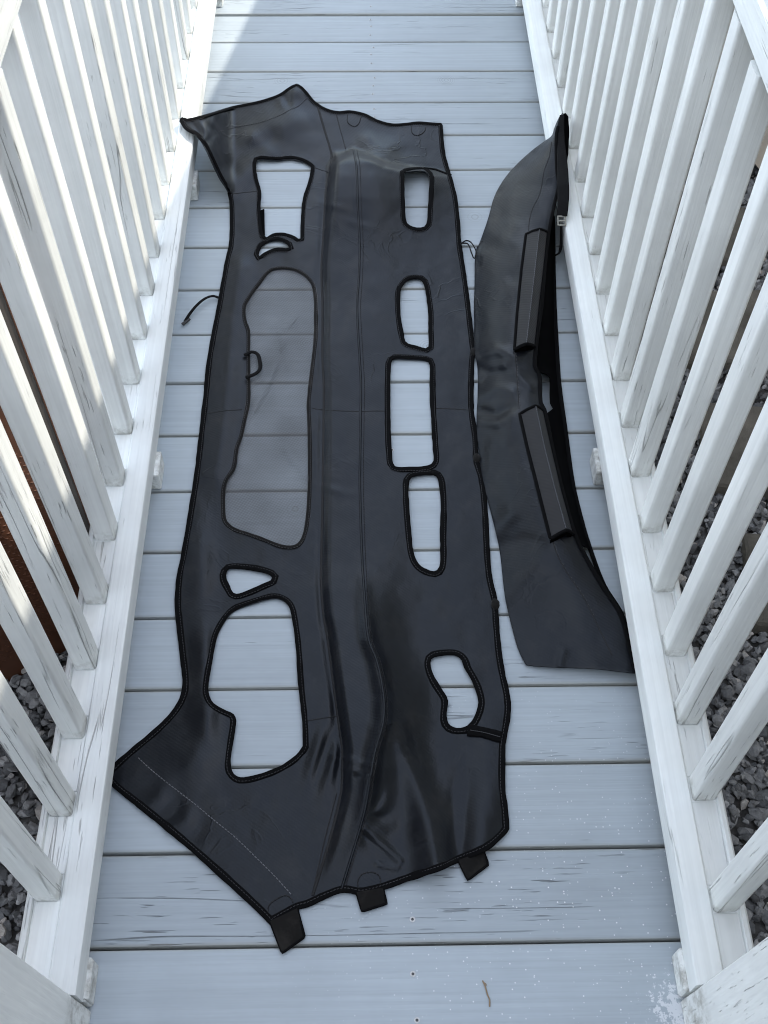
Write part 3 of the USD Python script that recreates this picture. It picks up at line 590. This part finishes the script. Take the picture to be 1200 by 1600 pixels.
    D, w = dist_poly(U, V, [(570, 1296), (600, 1322), (625, 1345)]); h += 0.005 * np.exp(-(D / 6) ** 2)
    D, w = dist_poly(U, V, [(590, 1350), (620, 1356)]); h += 0.004 * np.exp(-(D / 5) ** 2)
    # cross creases on the ridge
    for (a, b, s) in ((322, 522, .004), (1188, 548, .006), (1205, 560, .005), (350, 560, .003), (765, 520, .0035)):
        h += s * np.exp(-((V - a - 0.25 * (U - b)) / 5) ** 2 - ((U - b) / 24) ** 2)
    p = at(U, V, 0.0)
    h += 0.0085 * (meshkit.fbm(np.stack([p[..., 0] * 7, p[..., 1] * 5, p[..., 2] * 0 + 3.3], -1), 3) - 0.5)
    h += 0.0036 * (meshkit.fbm(np.stack([p[..., 0] * 32, p[..., 1] * 22, p[..., 2] * 0 + 8.3], -1), 3, seed=5) - 0.5)
    w = np.interp(V, [130, 250], [0, 1]) * 0 + 1
    return np.maximum(h, 0.0042)
holes = dict(a=HA, b=HB, d=HD, e=HE, r1=H1, r2=H2, r3=H3, r4=H4, r5=H5)
cov = thing('vinyl_cover', 'long black vinyl cover with cut outs and mesh window, spread flat on the deck', 'vehicle cover')
outC = catmull(sharp(OUT, {(280.5, 188), (464.5, 130), (691, 192), (793, 1295), (423, 1442), (165.4, 1214), (787.5, 1164)}), 4, True)
smooth_holes = {k: catmull(sharp(v, {(473.6, 1167), (402, 402), (454, 385.5), (469.5, 375), (402, 248.5), (486.6, 261), (631, 269), (672, 275), (610, 567), (730, 1136.5)}), 5, True) for k, v in holes.items()}; meshC = catmull(HC, 5, True)
obj('panel', sheet(outC, list(smooth_holes.values()) + [meshC], cover_h), 'vinyl', cov, smooth=50)
def win_h(U, V):
    h = cover_h(U, V) * 0.4 + 0.003
    D, w = dist_poly(np.asarray(U, float), np.asarray(V, float), [(428, 575), (418, 600), (396, 640)]); h = h + 0.010 * np.exp(-(D / 5) ** 2)
    D, w = dist_poly(np.asarray(U, float), np.asarray(V, float), [(430, 502), (437, 545)]); h = h + 0.008 * np.exp(-(D / 3.5) ** 2)
    D, w = dist_poly(np.asarray(U, float), np.asarray(V, float), [(446, 513), (462, 495)]); h = h + 0.008 * np.exp(-(D / 3.5) ** 2)
    D, w = dist_poly(np.asarray(U, float), np.asarray(V, float), [(445, 700), (478, 748)]); h = h + 0.009 * np.exp(-(D / 5) ** 2)
    return h + 0.003 * (meshkit.fbm(np.stack([np.asarray(U) / 30, np.asarray(V) / 45, np.asarray(U) * 0], -1), 3) - .5)
obj('mesh_window', sheet(inset(resample(meshC, 4, True), -6), [], win_h, thick=0.0), 'screen_mesh', cov, smooth=True, label='see-through grey mesh window')
eb = obj('edge_binding', edge_tape(outC, cover_h, off=3.5), 'binding_tape', cov, smooth=True)
er = inset(resample(outC, 4, True), 6.0 * .8); obj('stitching', stitches(np.vstack([er, er[:1]])[::2], cover_h, pitch=.0056, length=.0036, hw=.0005, lift=.0022), 'thread_grey', eb, kind='stuff')
for k, v in smooth_holes.items():
    wide = 0.0062 if k in ('b', 'd', 'r1', 'r2', 'r3', 'r4', 'r5') else 0.0052
    hb = obj('hole_binding', edge_tape(v, cover_h, hw=wide, off=-4.6), 'binding_tape', cov, smooth=True)
    hr = inset(resample(v, 4, True), -7.0 * .8); obj('stitching', stitches(np.vstack([hr, hr[:1]])[::2], cover_h, pitch=.0056, length=.0036, hw=.0005, lift=.0022), 'thread_grey', hb, kind='stuff')
obj('window_binding', edge_tape(meshC, cover_h, hw=0.0042, hh=0.0022, off=-3.0), 'hook_tape', cov, smooth=True)
wb = inset(resample(meshC, 4, True), -3.5)
obj('stitching', stitches(np.vstack([wb, wb[:1]])[::2], cover_h, pitch=0.006, length=.0035, hw=.0006, lift=.003), 'thread_grey', cov, kind='stuff')
# seams, piping and thread
obj('seam', seam_line([(497, 168), (508, 206), (517, 236)] + S1[1:], cover_h, hw=0.0026, hh=.0014, lift=0.0006), 'thread_dark', cov)
obj('piping', seam_line(S2, cover_h, hw=0.0024, hh=0.0026, lift=0.001), 'vinyl', cov, smooth=True)
obj('seam', seam_line([(525, 176), (531, 200), (540, 232)], cover_h, hw=.0012), 'thread_dark', cov)
obj('stitching', stitches([(p[0] + 5.5, p[1]) for p in S2], cover_h, lift=.0009), 'thread_dark', cov, kind='stuff')
for s in ([(487, 637), (496, 639.5), (505, 640)], [(507, 641), (535, 642), (561, 643)], [(564, 643), (585, 642), (602, 642.5)], [(681, 638), (710, 639), (737, 641)], [(320, 647), (350, 642), (378, 640)], [(476, 1127), (500, 1123), (527, 1119)], [(363, 303), (380, 301), (402, 299)], [(492, 262), (503, 266), (514, 269)], [(526, 1240), (508, 1310), (488, 1398)]):
    obj('seam', seam_line(s, cover_h, hw=.0011, hh=.0008), 'thread_dark', cov)
obj('stitching', stitches([(341, 206), (372, 198), (404, 192), (422, 186), (439, 179), (454, 171), (467, 165), (483, 150)], cover_h), 'thread_grey', cov, kind='stuff')
obj('stitching', stitches([(215, 1183), (233, 1200), (261, 1223), (300, 1253), (335, 1282), (368, 1309), (397, 1337), (430, 1370), (458, 1401)], cover_h, hw=.0009), 'thread_light', cov, kind='stuff', label='pale stitching across the left front corner')
obj('stitching', stitches([(p[0] + 4, p[1]) for p in S2[-4:]], cover_h, hw=.0008), 'thread_dark', cov, kind='stuff')
for pts in ([(543, 178), (543, 190), (549, 196), (556, 197), (561, 192), (565, 180)], [(643, 196), (643, 205), (648, 211), (657, 210), (664, 204), (665, 197)], [(560, 1392), (559, 1377), (566, 1366), (582, 1363), (593, 1369), (595, 1386)], [(418, 1434), (420, 1415), (432, 1405), (446, 1399), (455, 1404), (460, 1416)]):
    obj('stitching', stitches(pts, cover_h, pitch=.0055, length=.0044, hw=.0010, hh=.0009), 'thread_dark', cov, kind='stuff')
# patches that hold the front tabs, and the tabs
def tab(quad, lift=0.0095):
    Q = np.array(quad, float); n = 7; V = []
    for i in range(n):
        f = i / (n - 1); a = Q[0] + (Q[3] - Q[0]) * f; b = Q[1] + (Q[2] - Q[1]) * f
        for j in range(n):
            g = j / (n - 1); p = a + (b - a) * g; z = lift - 0.004 * f + 0.0014 * math.sin(3 * g + 2 * f)
            V.append(np.r_[p, max(z, .0052)])
    V = np.array(V); T = at(V[:, 0], V[:, 1], V[:, 2]); B = at(V[:, 0], V[:, 1], np.maximum(V[:, 2] - .0048, .0002)); F = []
    N = n * n
    for i in range(n - 1):
        for j in range(n - 1):
            a, b, c, d = i * n + j, i * n + j + 1, (i + 1) * n + j + 1, (i + 1) * n + j
            F += [[a, c, b], [a, d, c], [N + a, N + b, N + c], [N + a, N + c, N + d]]
    rim = [j for j in range(n)] + [i * n + n - 1 for i in range(1, n)] + [(n - 1) * n + j for j in range(n - 2, -1, -1)] + [i * n for i in range(n - 2, 0, -1)]
    for i, a in enumerate(rim):
        b = rim[(i + 1) % len(rim)]; F += [[a, b, N + b], [a, N + b, N + a]]
    m = trimesh.Trimesh(np.vstack([T, B]), F, process=False); m.fix_normals(); return m
for q4 in ([(422, 1439), (464, 1419), (476, 1464), (441, 1489)], [(557, 1394), (598, 1387), (604, 1412), (566, 1424)], [(716, 1344), (755, 1329), (763, 1351), (731, 1375)]):
    t = obj('fastening_tab', tab(q4), 'hook_tape', cov, smooth=30)
    Q = np.array(q4, float); e = np.vstack([Q[0], Q[3], Q[2], Q[1]]); U = resample(e, 5)
    obj('tab_binding', strip(at(U[:, 0], U[:, 1], 0.0052), .0022, .0022, False, 6), 'binding_tape', t)
obj('fastening_tab', tab([(406, 329), (413, 326), (414, 368), (408, 368)], .008), 'lining_felt', cov, smooth=30)
# crosswise binding beside the lower right cut out and the top right one
obj('cross_strap', edge_tape([(731, 1140), (756, 1144), (784, 1152)], cover_h, hw=.0105, hh=.0028, closed=False, lift=.002), 'binding_tape', cov, smooth=True)
obj('stitching', stitches([(733, 1140.5), (756, 1144.5), (782, 1151.5)], cover_h, pitch=.0035, length=.003, lift=.005), 'thread_grey', cov, kind='stuff')
obj('cross_strap', edge_tape([(662, 263), (680, 265), (704, 274)], cover_h, hw=.0040, hh=.0022, closed=False, lift=.001), 'binding_tape', cov, smooth=True)
obj('loop', strip(at(*np.array(resample(catmull([(382, 555), (393, 550), (402, 553), (406, 564), (406, 577), (399, 584), (384, 590)], 5), 3)).T, 0.014), .0042, .003, False, 8), 'webbing', cov, smooth=True, label='small webbing loop at the edge of the mesh window')
sp = resample(catmull([(343, 465.6), (332.5, 462.5), (320, 466.7), (307.5, 477), (297, 489.6), (289, 502)], 5), 3)
st = obj('strap', strip(at(sp[:, 0], sp[:, 1], 0.006 + 0.010 * np.sin(np.linspace(0, 3.1, len(sp)))), .0038, .0016, False, 8), 'webbing', cov, smooth=True, label='short webbing strap lying on the boards')
obj('strap_end', strip(at(np.array([296, 290, 285]), np.array([498, 503, 507.0]), np.array([.007, .006, .005])), .0045, .0028, False, 8), 'black_plastic', st)
for u, v in ((740, 550), (745, 716), (774, 944)):
    b = trimesh.creation.icosphere(2, 0.0095); b.vertices *= [0.85, 1.25, 0.5]; b.vertices += 0.0014 * (meshkit.noise(b.vertices * 400)[:, None] - .5)
    b.apply_translation(at(u, v, 0.008)); obj('elastic_knot', b, 'hook_tape', cov, smooth=True)
cd = resample(catmull([(719, 382), (728, 376), (735, 378), (741, 386), (744, 394), (741, 404), (737, 396), (731, 381), (722, 380)], 6), 2.5)
obj('elastic_loop', strip(at(cd[:, 0], cd[:, 1], 0.012 + 0.014 * np.sin(np.linspace(0, 3.1, len(cd)))), .0017, .0017, False, 6), 'hook_tape', cov, smooth=True)

# ------------------------------------------------------------------ the folded cover against the right railing
L2 = [(879, 176), (873, 184), (866, 200), (862, 212), (850, 221), (830, 236), (806, 258), (786, 282), (772, 308), (763, 340), (752, 372), (743, 397), (741.6, 440), (740.5, 480), (741, 507), (741, 544), (746, 573), (746.5, 613), (744.5, 661), (748.7, 709), (754, 747), (767, 800), (779, 850), (782.5, 873), (788.7, 929), (796.7, 967), (810, 1014.7), (822, 1039)]
B2 = [(840, 1041), (876.7, 1042.7), (930, 1045), (983, 1051), (994, 1052)]
R2 = [(881, 177), (872, 198), (869, 214), (870, 264), (873, 288), (867, 316), (858, 360), (851, 420), (846, 480), (842, 507), (837.5, 544), (836, 573), (843.5, 587), (845, 629), (851, 640), (859, 680), (877, 760), (898, 834), (917, 873), (943, 918), (970, 961), (986, 1020), (994, 1050)]
ZR = [(176, .175), (200, .165), (230, .150), (290, .120), (360, .095), (480, .080), (545, .072), (590, .058), (640, .066), (760, .068), (835, .060), (900, .046), (960, .036), (1052, .022)]
ZL = [(176, .172), (212, .130), (224, .110), (240, .070), (262, .040), (300, .018), (340, .009), (1052, .007)]
def zint(t, v): a = np.array(t, float); return np.interp(v, a[:, 0], a[:, 1])
def fold_h(U, V):
    U = np.asarray(U, float); V = np.asarray(V, float)
    a, b = line_u(L2 + [(830, 1052)], V), line_u(R2, V); t = np.clip((U - a) / np.maximum(b - a, 3.0), 0, 1)
    lo, hi = zint(ZL, V), zint(ZR, V)
    h = lo + (hi - lo) * np.sin(t * math.pi / 2) ** 1.15
    h += 0.014 * np.sin(t * math.pi) * sstep(V, 300, 420) * (1 - sstep(V, 880, 1000))
    for pl, am, w in (([(746, 556), (775, 546), (804, 558)], .013, 8), ([(748, 576), (770, 584), (795, 578)], -.010, 6), ([(790, 572), (830, 602)], .010, 7), ([(746, 622), (775, 606), (800, 612)], .010, 8), ([(750, 642), (775, 648), (800, 636)], -.012, 6), ([(748, 660), (780, 662)], .010, 6), ([(760, 590), (745, 600)], -.006, 5), ([(800, 640), (790, 690)], .006, 9), ([(770, 690), (764, 740)], .006, 9), ([(785, 860), (820, 845), (850, 855)], -.008, 16), ([(775, 830), (800, 800)], .008, 12), ([(752, 378), (790, 400), (800, 430)], -.008, 12), ([(800, 300), (800, 345), (790, 370)], .008, 16), ([(858, 845), (840, 880), (800, 930)], .007, 14), ([(875, 1038), (880, 1020)], .004, 5)):
        D, w_ = dist_poly(U, V, pl); h += 0.6 * am * np.exp(-(D / (1.15 * w)) ** 2)
    p = at(U, V, 0.03)
    h += 0.010 * (meshkit.fbm(np.stack([p[..., 0] * 9, p[..., 1] * 6, p[..., 2] * 0 + 1.3], -1), 3, seed=9) - 0.5) * sstep(t, 0, .25)
    h += 0.0022 * (meshkit.fbm(np.stack([p[..., 0] * 32, p[..., 1] * 24, p[..., 2] * 0 + 2.3], -1), 3, seed=4) - 0.5)
    return np.maximum(h, 0.004)
fc = thing('folded_cover', 'narrow folded black vinyl cover with two stitched pads, leaning on the right railing', 'vehicle cover')
outF = np.vstack([catmull(L2, 4), catmull(B2, 4), catmull(R2, 4)[::-1]])
obj('panel', sheet(outF, [], fold_h), 'vinyl', fc, smooth=50)
rt = catmull(R2, 4)
U = resample(rt[rt[:, 1] > 195], 6); obj('edge_binding', strip(at(U[:, 0], U[:, 1], fold_h(U[:, 0] - 1, U[:, 1]) + .001), .004, .004, False, 8), 'binding_tape', fc, smooth=True)
# dark underside showing beyond the fold, lying down on the boards
RL = [(867, 338), (868, 380), (868.5, 430), (870, 480), (873.5, 547), (877, 600), (886, 667), (898, 755), (911, 810), (922, 848), (946, 913), (972.7, 956), (984, 990), (992, 1046)]
def gapL(v): return np.interp(v, [300, 580, 586, 640, 646, 850, 857, 885, 890, 1060], [-1.5, -1.5, 15, 14, -1.5, -1.5, 13, 8, -1.5, -1.5])
Lv = np.array([p for p in resample(rt, 5) if p[1] > 336]); Lg = np.stack([Lv[:, 0] + gapL(Lv[:, 1]), Lv[:, 1]], 1)
def lin_h(U, V):
    U = np.asarray(U, float); V = np.asarray(V, float)
    a, b = line_u(R2, V), line_u(RL, V); t = np.clip((U - a) / np.maximum(b - a, 3), 0, 1)
    return np.maximum(0.006, (zint(ZR, V) - 0.012) * (1 - sstep(t, 0.0, 0.95)) + 0.006 + .0035 * np.sin(V / 31.0))
lg = Lg[(Lg[:, 1] > 338) & (Lg[:, 1] < 1044)]
obj('lining', sheet(np.vstack([lg, catmull(RL, 4)[::-1]]), [], lin_h, thick=.002), 'lining_felt', fc, smooth=50)
U = resample(catmull(RL, 4), 6); obj('edge_binding', strip(at(U[:, 0] - 3, U[:, 1], lin_h(U[:, 0], U[:, 1]) + .002), .0045, .0035, False, 8), 'binding_tape', fc, smooth=True)
# mouth of the upper end
def mouth_h(U, V): return zint([(176, .174), (190, .150), (230, .132), (260, .122), (270, .12)], V) - 0.010
obj('lining', sheet([(878, 178), (884, 176.5), (888, 182), (889.5, 204), (888, 240), (884.5, 262), (876, 258), (873, 215), (874, 196)], [], mouth_h, step=2.5), 'lining_felt', fc, smooth=True)
# wide strap hanging from the mouth, with its buckle and hooked tail
ws = resample(catmull([(878, 180), (875.5, 205), (877, 235), (879, 262), (880, 290), (880, 315), (878, 338)], 5), 5)
wz = zint([(178, .178), (205, .160), (262, .145), (290, .140), (315, .125), (338, .105)], ws[:, 1])
ww = np.interp(ws[:, 1], [178, 200, 240, 275, 300, 338], [.005, .009, .011, .013, .0135, .0125])
st = obj('strap', strip(at(ws[:, 0], ws[:, 1], wz), ww, .0018, False, 10, up=(-.3, -.2, 1)), 'webbing', fc, smooth=True, label='wide black elastic strap hanging beside the rail')
bk = at(877.5, 345, 0.100)
fr = []
for sx in (-1, 1): fr.append(rbox(-.0016 + sx * .0085, .0016 + sx * .0085, -.012, .012, -.002, .002, .0006))
for sy in (-.0105, 0, .0105): fr.append(rbox(-.0095, .0095, sy - .0017, sy + .0017, -.0018, .0018, .0006))
b = cat_(fr); b.apply_transform(trimesh.transformations.rotation_matrix(0.5, [1, 0, 0])); b.apply_translation(bk)
obj('buckle', b, 'pale_plastic', st, label='pale plastic buckle on the strap')
tl = resample(catmull([(877, 352), (877, 372), (876, 388), (873, 396), (868.5, 398.5)], 5), 3)
t = obj('strap_tail', strip(at(tl[:, 0], tl[:, 1], np.linspace(.092, .02, len(tl))), .0036, .0018, False, 8), 'webbing', st, smooth=True)
# the two pads
def pad(left, crest, right, nm):
    n = 26
    A, C, B = (resample(np.array(x, float), 1)[np.linspace(0, len(resample(np.array(x, float), 1)) - 1, n).astype(int)] for x in (left, crest, right))
    fh = lambda q, dz: at(q[:, 0], q[:, 1], fold_h(q[:, 0], q[:, 1]) + dz)
    a, c, b2 = fh(A, .007), fh(C, .021), fh(B, .003)
    m1, m2 = (a + c) / 2 + [0, 0, .002], (c + b2) / 2 + [0, 0, .002]
    rows = [a, m1, c, m2, b2]; V = np.vstack([np.stack(rows, 1).reshape(-1, 3)]); F = []
    for i in range(n - 1):
        for k in range(4): F += [[i * 5 + k, i * 5 + k + 1, (i + 1) * 5 + k + 1], [i * 5 + k, (i + 1) * 5 + k + 1, (i + 1) * 5 + k]]
    N = len(V); low = V - [0, 0, .004]; F2 = [[N + x for x in f[::-1]] for f in F]
    rim = [k for k in range(5)] + [i * 5 + 4 for i in range(1, n)] + [(n - 1) * 5 + k for k in range(3, -1, -1)] + [i * 5 for i in range(n - 2, 0, -1)]
    S = []
    for i, x in enumerate(rim): y = rim[(i + 1) % len(rim)]; S += [[x, y, N + y], [x, N + y, N + x]]
    m = trimesh.Trimesh(np.vstack([V, low]), F + F2 + S, process=False); m.fix_normals()
    pd = obj('pad', m, 'vinyl_pad', fc, smooth=25, label=nm)
    loop = np.vstack([a, [m1[-1]], [c[-1]], [m2[-1]], b2[::-1], [m2[0]], [c[0]], [m1[0]]])
    obj('pad_binding', strip(resample(loop, .006, True), .0036, .0032, True, 8), 'binding_tape', pd, smooth=True)
    C2 = c + [0, 0, .0012]; s = np.r_[0, np.cumsum(np.linalg.norm(np.diff(C2, axis=0), axis=1))]; out = []
    for q0 in np.arange(.003, s[-1] - .006, .0066):
        out.append(strip(np.stack([[np.interp(q0 + .0044 * f, s, C2[:, k]) for k in range(3)] for f in (0, .5, 1)]), .0008, .0008, False, 5))
    obj('stitching', cat_(out), 'thread_pad', pd, kind='stuff')
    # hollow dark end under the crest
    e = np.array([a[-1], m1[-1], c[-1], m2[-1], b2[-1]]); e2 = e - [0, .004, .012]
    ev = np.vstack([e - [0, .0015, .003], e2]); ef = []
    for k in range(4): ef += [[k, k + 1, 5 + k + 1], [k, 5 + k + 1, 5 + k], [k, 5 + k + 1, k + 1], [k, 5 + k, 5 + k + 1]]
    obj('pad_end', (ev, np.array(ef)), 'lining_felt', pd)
pad([(822, 366), (815, 420), (808, 490), (804, 546)], [(843, 358), (836, 420), (828, 490), (822.5, 537)], [(856, 363), (850, 420), (843, 480), (836, 541)], 'upper stitched pad')
pad([(812, 647), (824, 700), (842, 770), (860, 842)], [(837, 634), (851, 700), (868, 768), (885, 828)], [(849, 642), (862, 700), (878, 768), (896, 834)], 'lower stitched pad')
for s in ([(862, 222), (858, 245), (850, 268), (843, 304), (832, 326), (827, 345), (826, 360)], [(804, 550), (806, 570), (808, 600), (811, 638)], [(864, 847), (872, 870), (887, 897), (911, 932), (935, 980), (957, 1025)], [(755, 377), (748, 383), (744, 390)]):
    obj('seam', seam_line(s, fold_h, hw=.0010, hh=.0008), 'thread_dark', fc)
obj('stitching', stitches([(806, 551), (808, 570), (810, 600), (813, 637)], fold_h, hw=.0006, pitch=.008), 'thread_grey', fc, kind='stuff')
obj('stitching', stitches([(866, 849), (874, 870), (889, 897), (912, 931), (930, 965)], fold_h, hw=.0005, pitch=.010, length=.003), 'thread_grey', fc, kind='stuff')

# ------------------------------------------------------------------ brown screen and black crate beyond the left railing
scr = thing('panel_screen', 'brown panel screen with a channel post, standing on gravel behind the left railing', 'screen')
e0, e1 = at(0, 1065, GZ)[:2], at(172, 968, GZ)[:2]; dr = (e1 - e0) / np.linalg.norm(e1 - e0); nr = np.array([dr[1], -dr[0]])
def sx(a, n, z): p = e1 + dr * a + nr * n; return [p[0], p[1], z]
def sbox(a0, a1, n0, n1, z0, z1): return trimesh.convex.convex_hull(np.array([sx(a, n, z) for a in (a0, a1) for n in (n0, n1) for z in (z0, z1)]))
obj('panel', sbox(-1.3, -.001, -.012, 0, GZ - .02, 1.15), 'brown_plastic', scr)
dash = []
for i in range(46):
    for j in range(26):
        a = -.02 - j * .0145 - (i % 2) * .007; z = GZ + .06 + i * .012
        v = np.array([sx(a, .0, z), sx(a - .007, .0, z + .0025), sx(a - .0035, .0016, z + .0022), sx(a, .0, z + .0025), sx(a - .007, .0, z + .005)])
        dash.append(trimesh.convex.convex_hull(v))
obj('embossing', cat_(dash), 'brown_plastic', scr, kind='stuff')
obj('post_flange', sbox(.001, .009, -.03, .001, GZ - .02, 1.17), 'brown_plastic', scr)
obj('post_web', sbox(.0092, .029, -.03, -.001, GZ - .02, 1.17), 'grey_plastic', scr)
obj('post_flange', sbox(.0292, .038, -.03, .001, GZ - .02, 1.17), 'brown_plastic', scr)
cr = thing('plastic_crate', 'black lattice plastic crate on the gravel behind the left railing', 'crate')
cx0, cx1, cy0, cy1, cz0, cz1 = -0.70, -0.555, 0.80, 1.15, GZ + .0, GZ + .20
bars = []
for k in range(9):
    y = cy0 + (cy1 - cy0) * k / 8
    for x in (cx0, cx1): bars.append(rbox(x - .003, x + .003, y - .004, y + .004, cz0, cz1, .001))
for k in range(4):
    x = cx0 + (cx1 - cx0) * k / 3
    for y in (cy0, cy1): bars.append(rbox(x - .004, x + .004, y - .003, y + .003, cz0, cz1, .001))
for z in (cz0 + .01, cz0 + .07, cz0 + .13, cz1):
    for x in (cx0, cx1): bars.append(rbox(x - .004, x + .004, cy0, cy1, z - .005, z + .005, .001))
    for y in (cy0, cy1): bars.append(rbox(cx0, cx1, y - .004, y + .004, z - .005, z + .005, .001))
obj('lattice', cat_(bars), 'black_plastic', cr)
obj('base', rbox(cx0, cx1, cy0, cy1, cz0, cz0 + .008, .001), 'black_plastic', cr)

# ------------------------------------------------------------------ a dry stem on the near board
tw = [(754, 1532), (758, 1541), (762, 1555), (765, 1562), (765, 1573)]
t = thing('dry_stem', 'thin dry brown plant stem lying on the nearest deck board', 'twig')
U = resample(catmull(tw, 5), 2); obj('stalk', strip(at(U[:, 0], U[:, 1], .0022), .0011, .0011, False, 6), 'dry_stem', t)
U = np.array([(756, 1535), (759.5, 1537.5), (760, 1540)], float); obj('side_shoot', strip(at(U[:, 0], U[:, 1], .0022), .0008, .0008, False, 5), 'dry_stem', t)
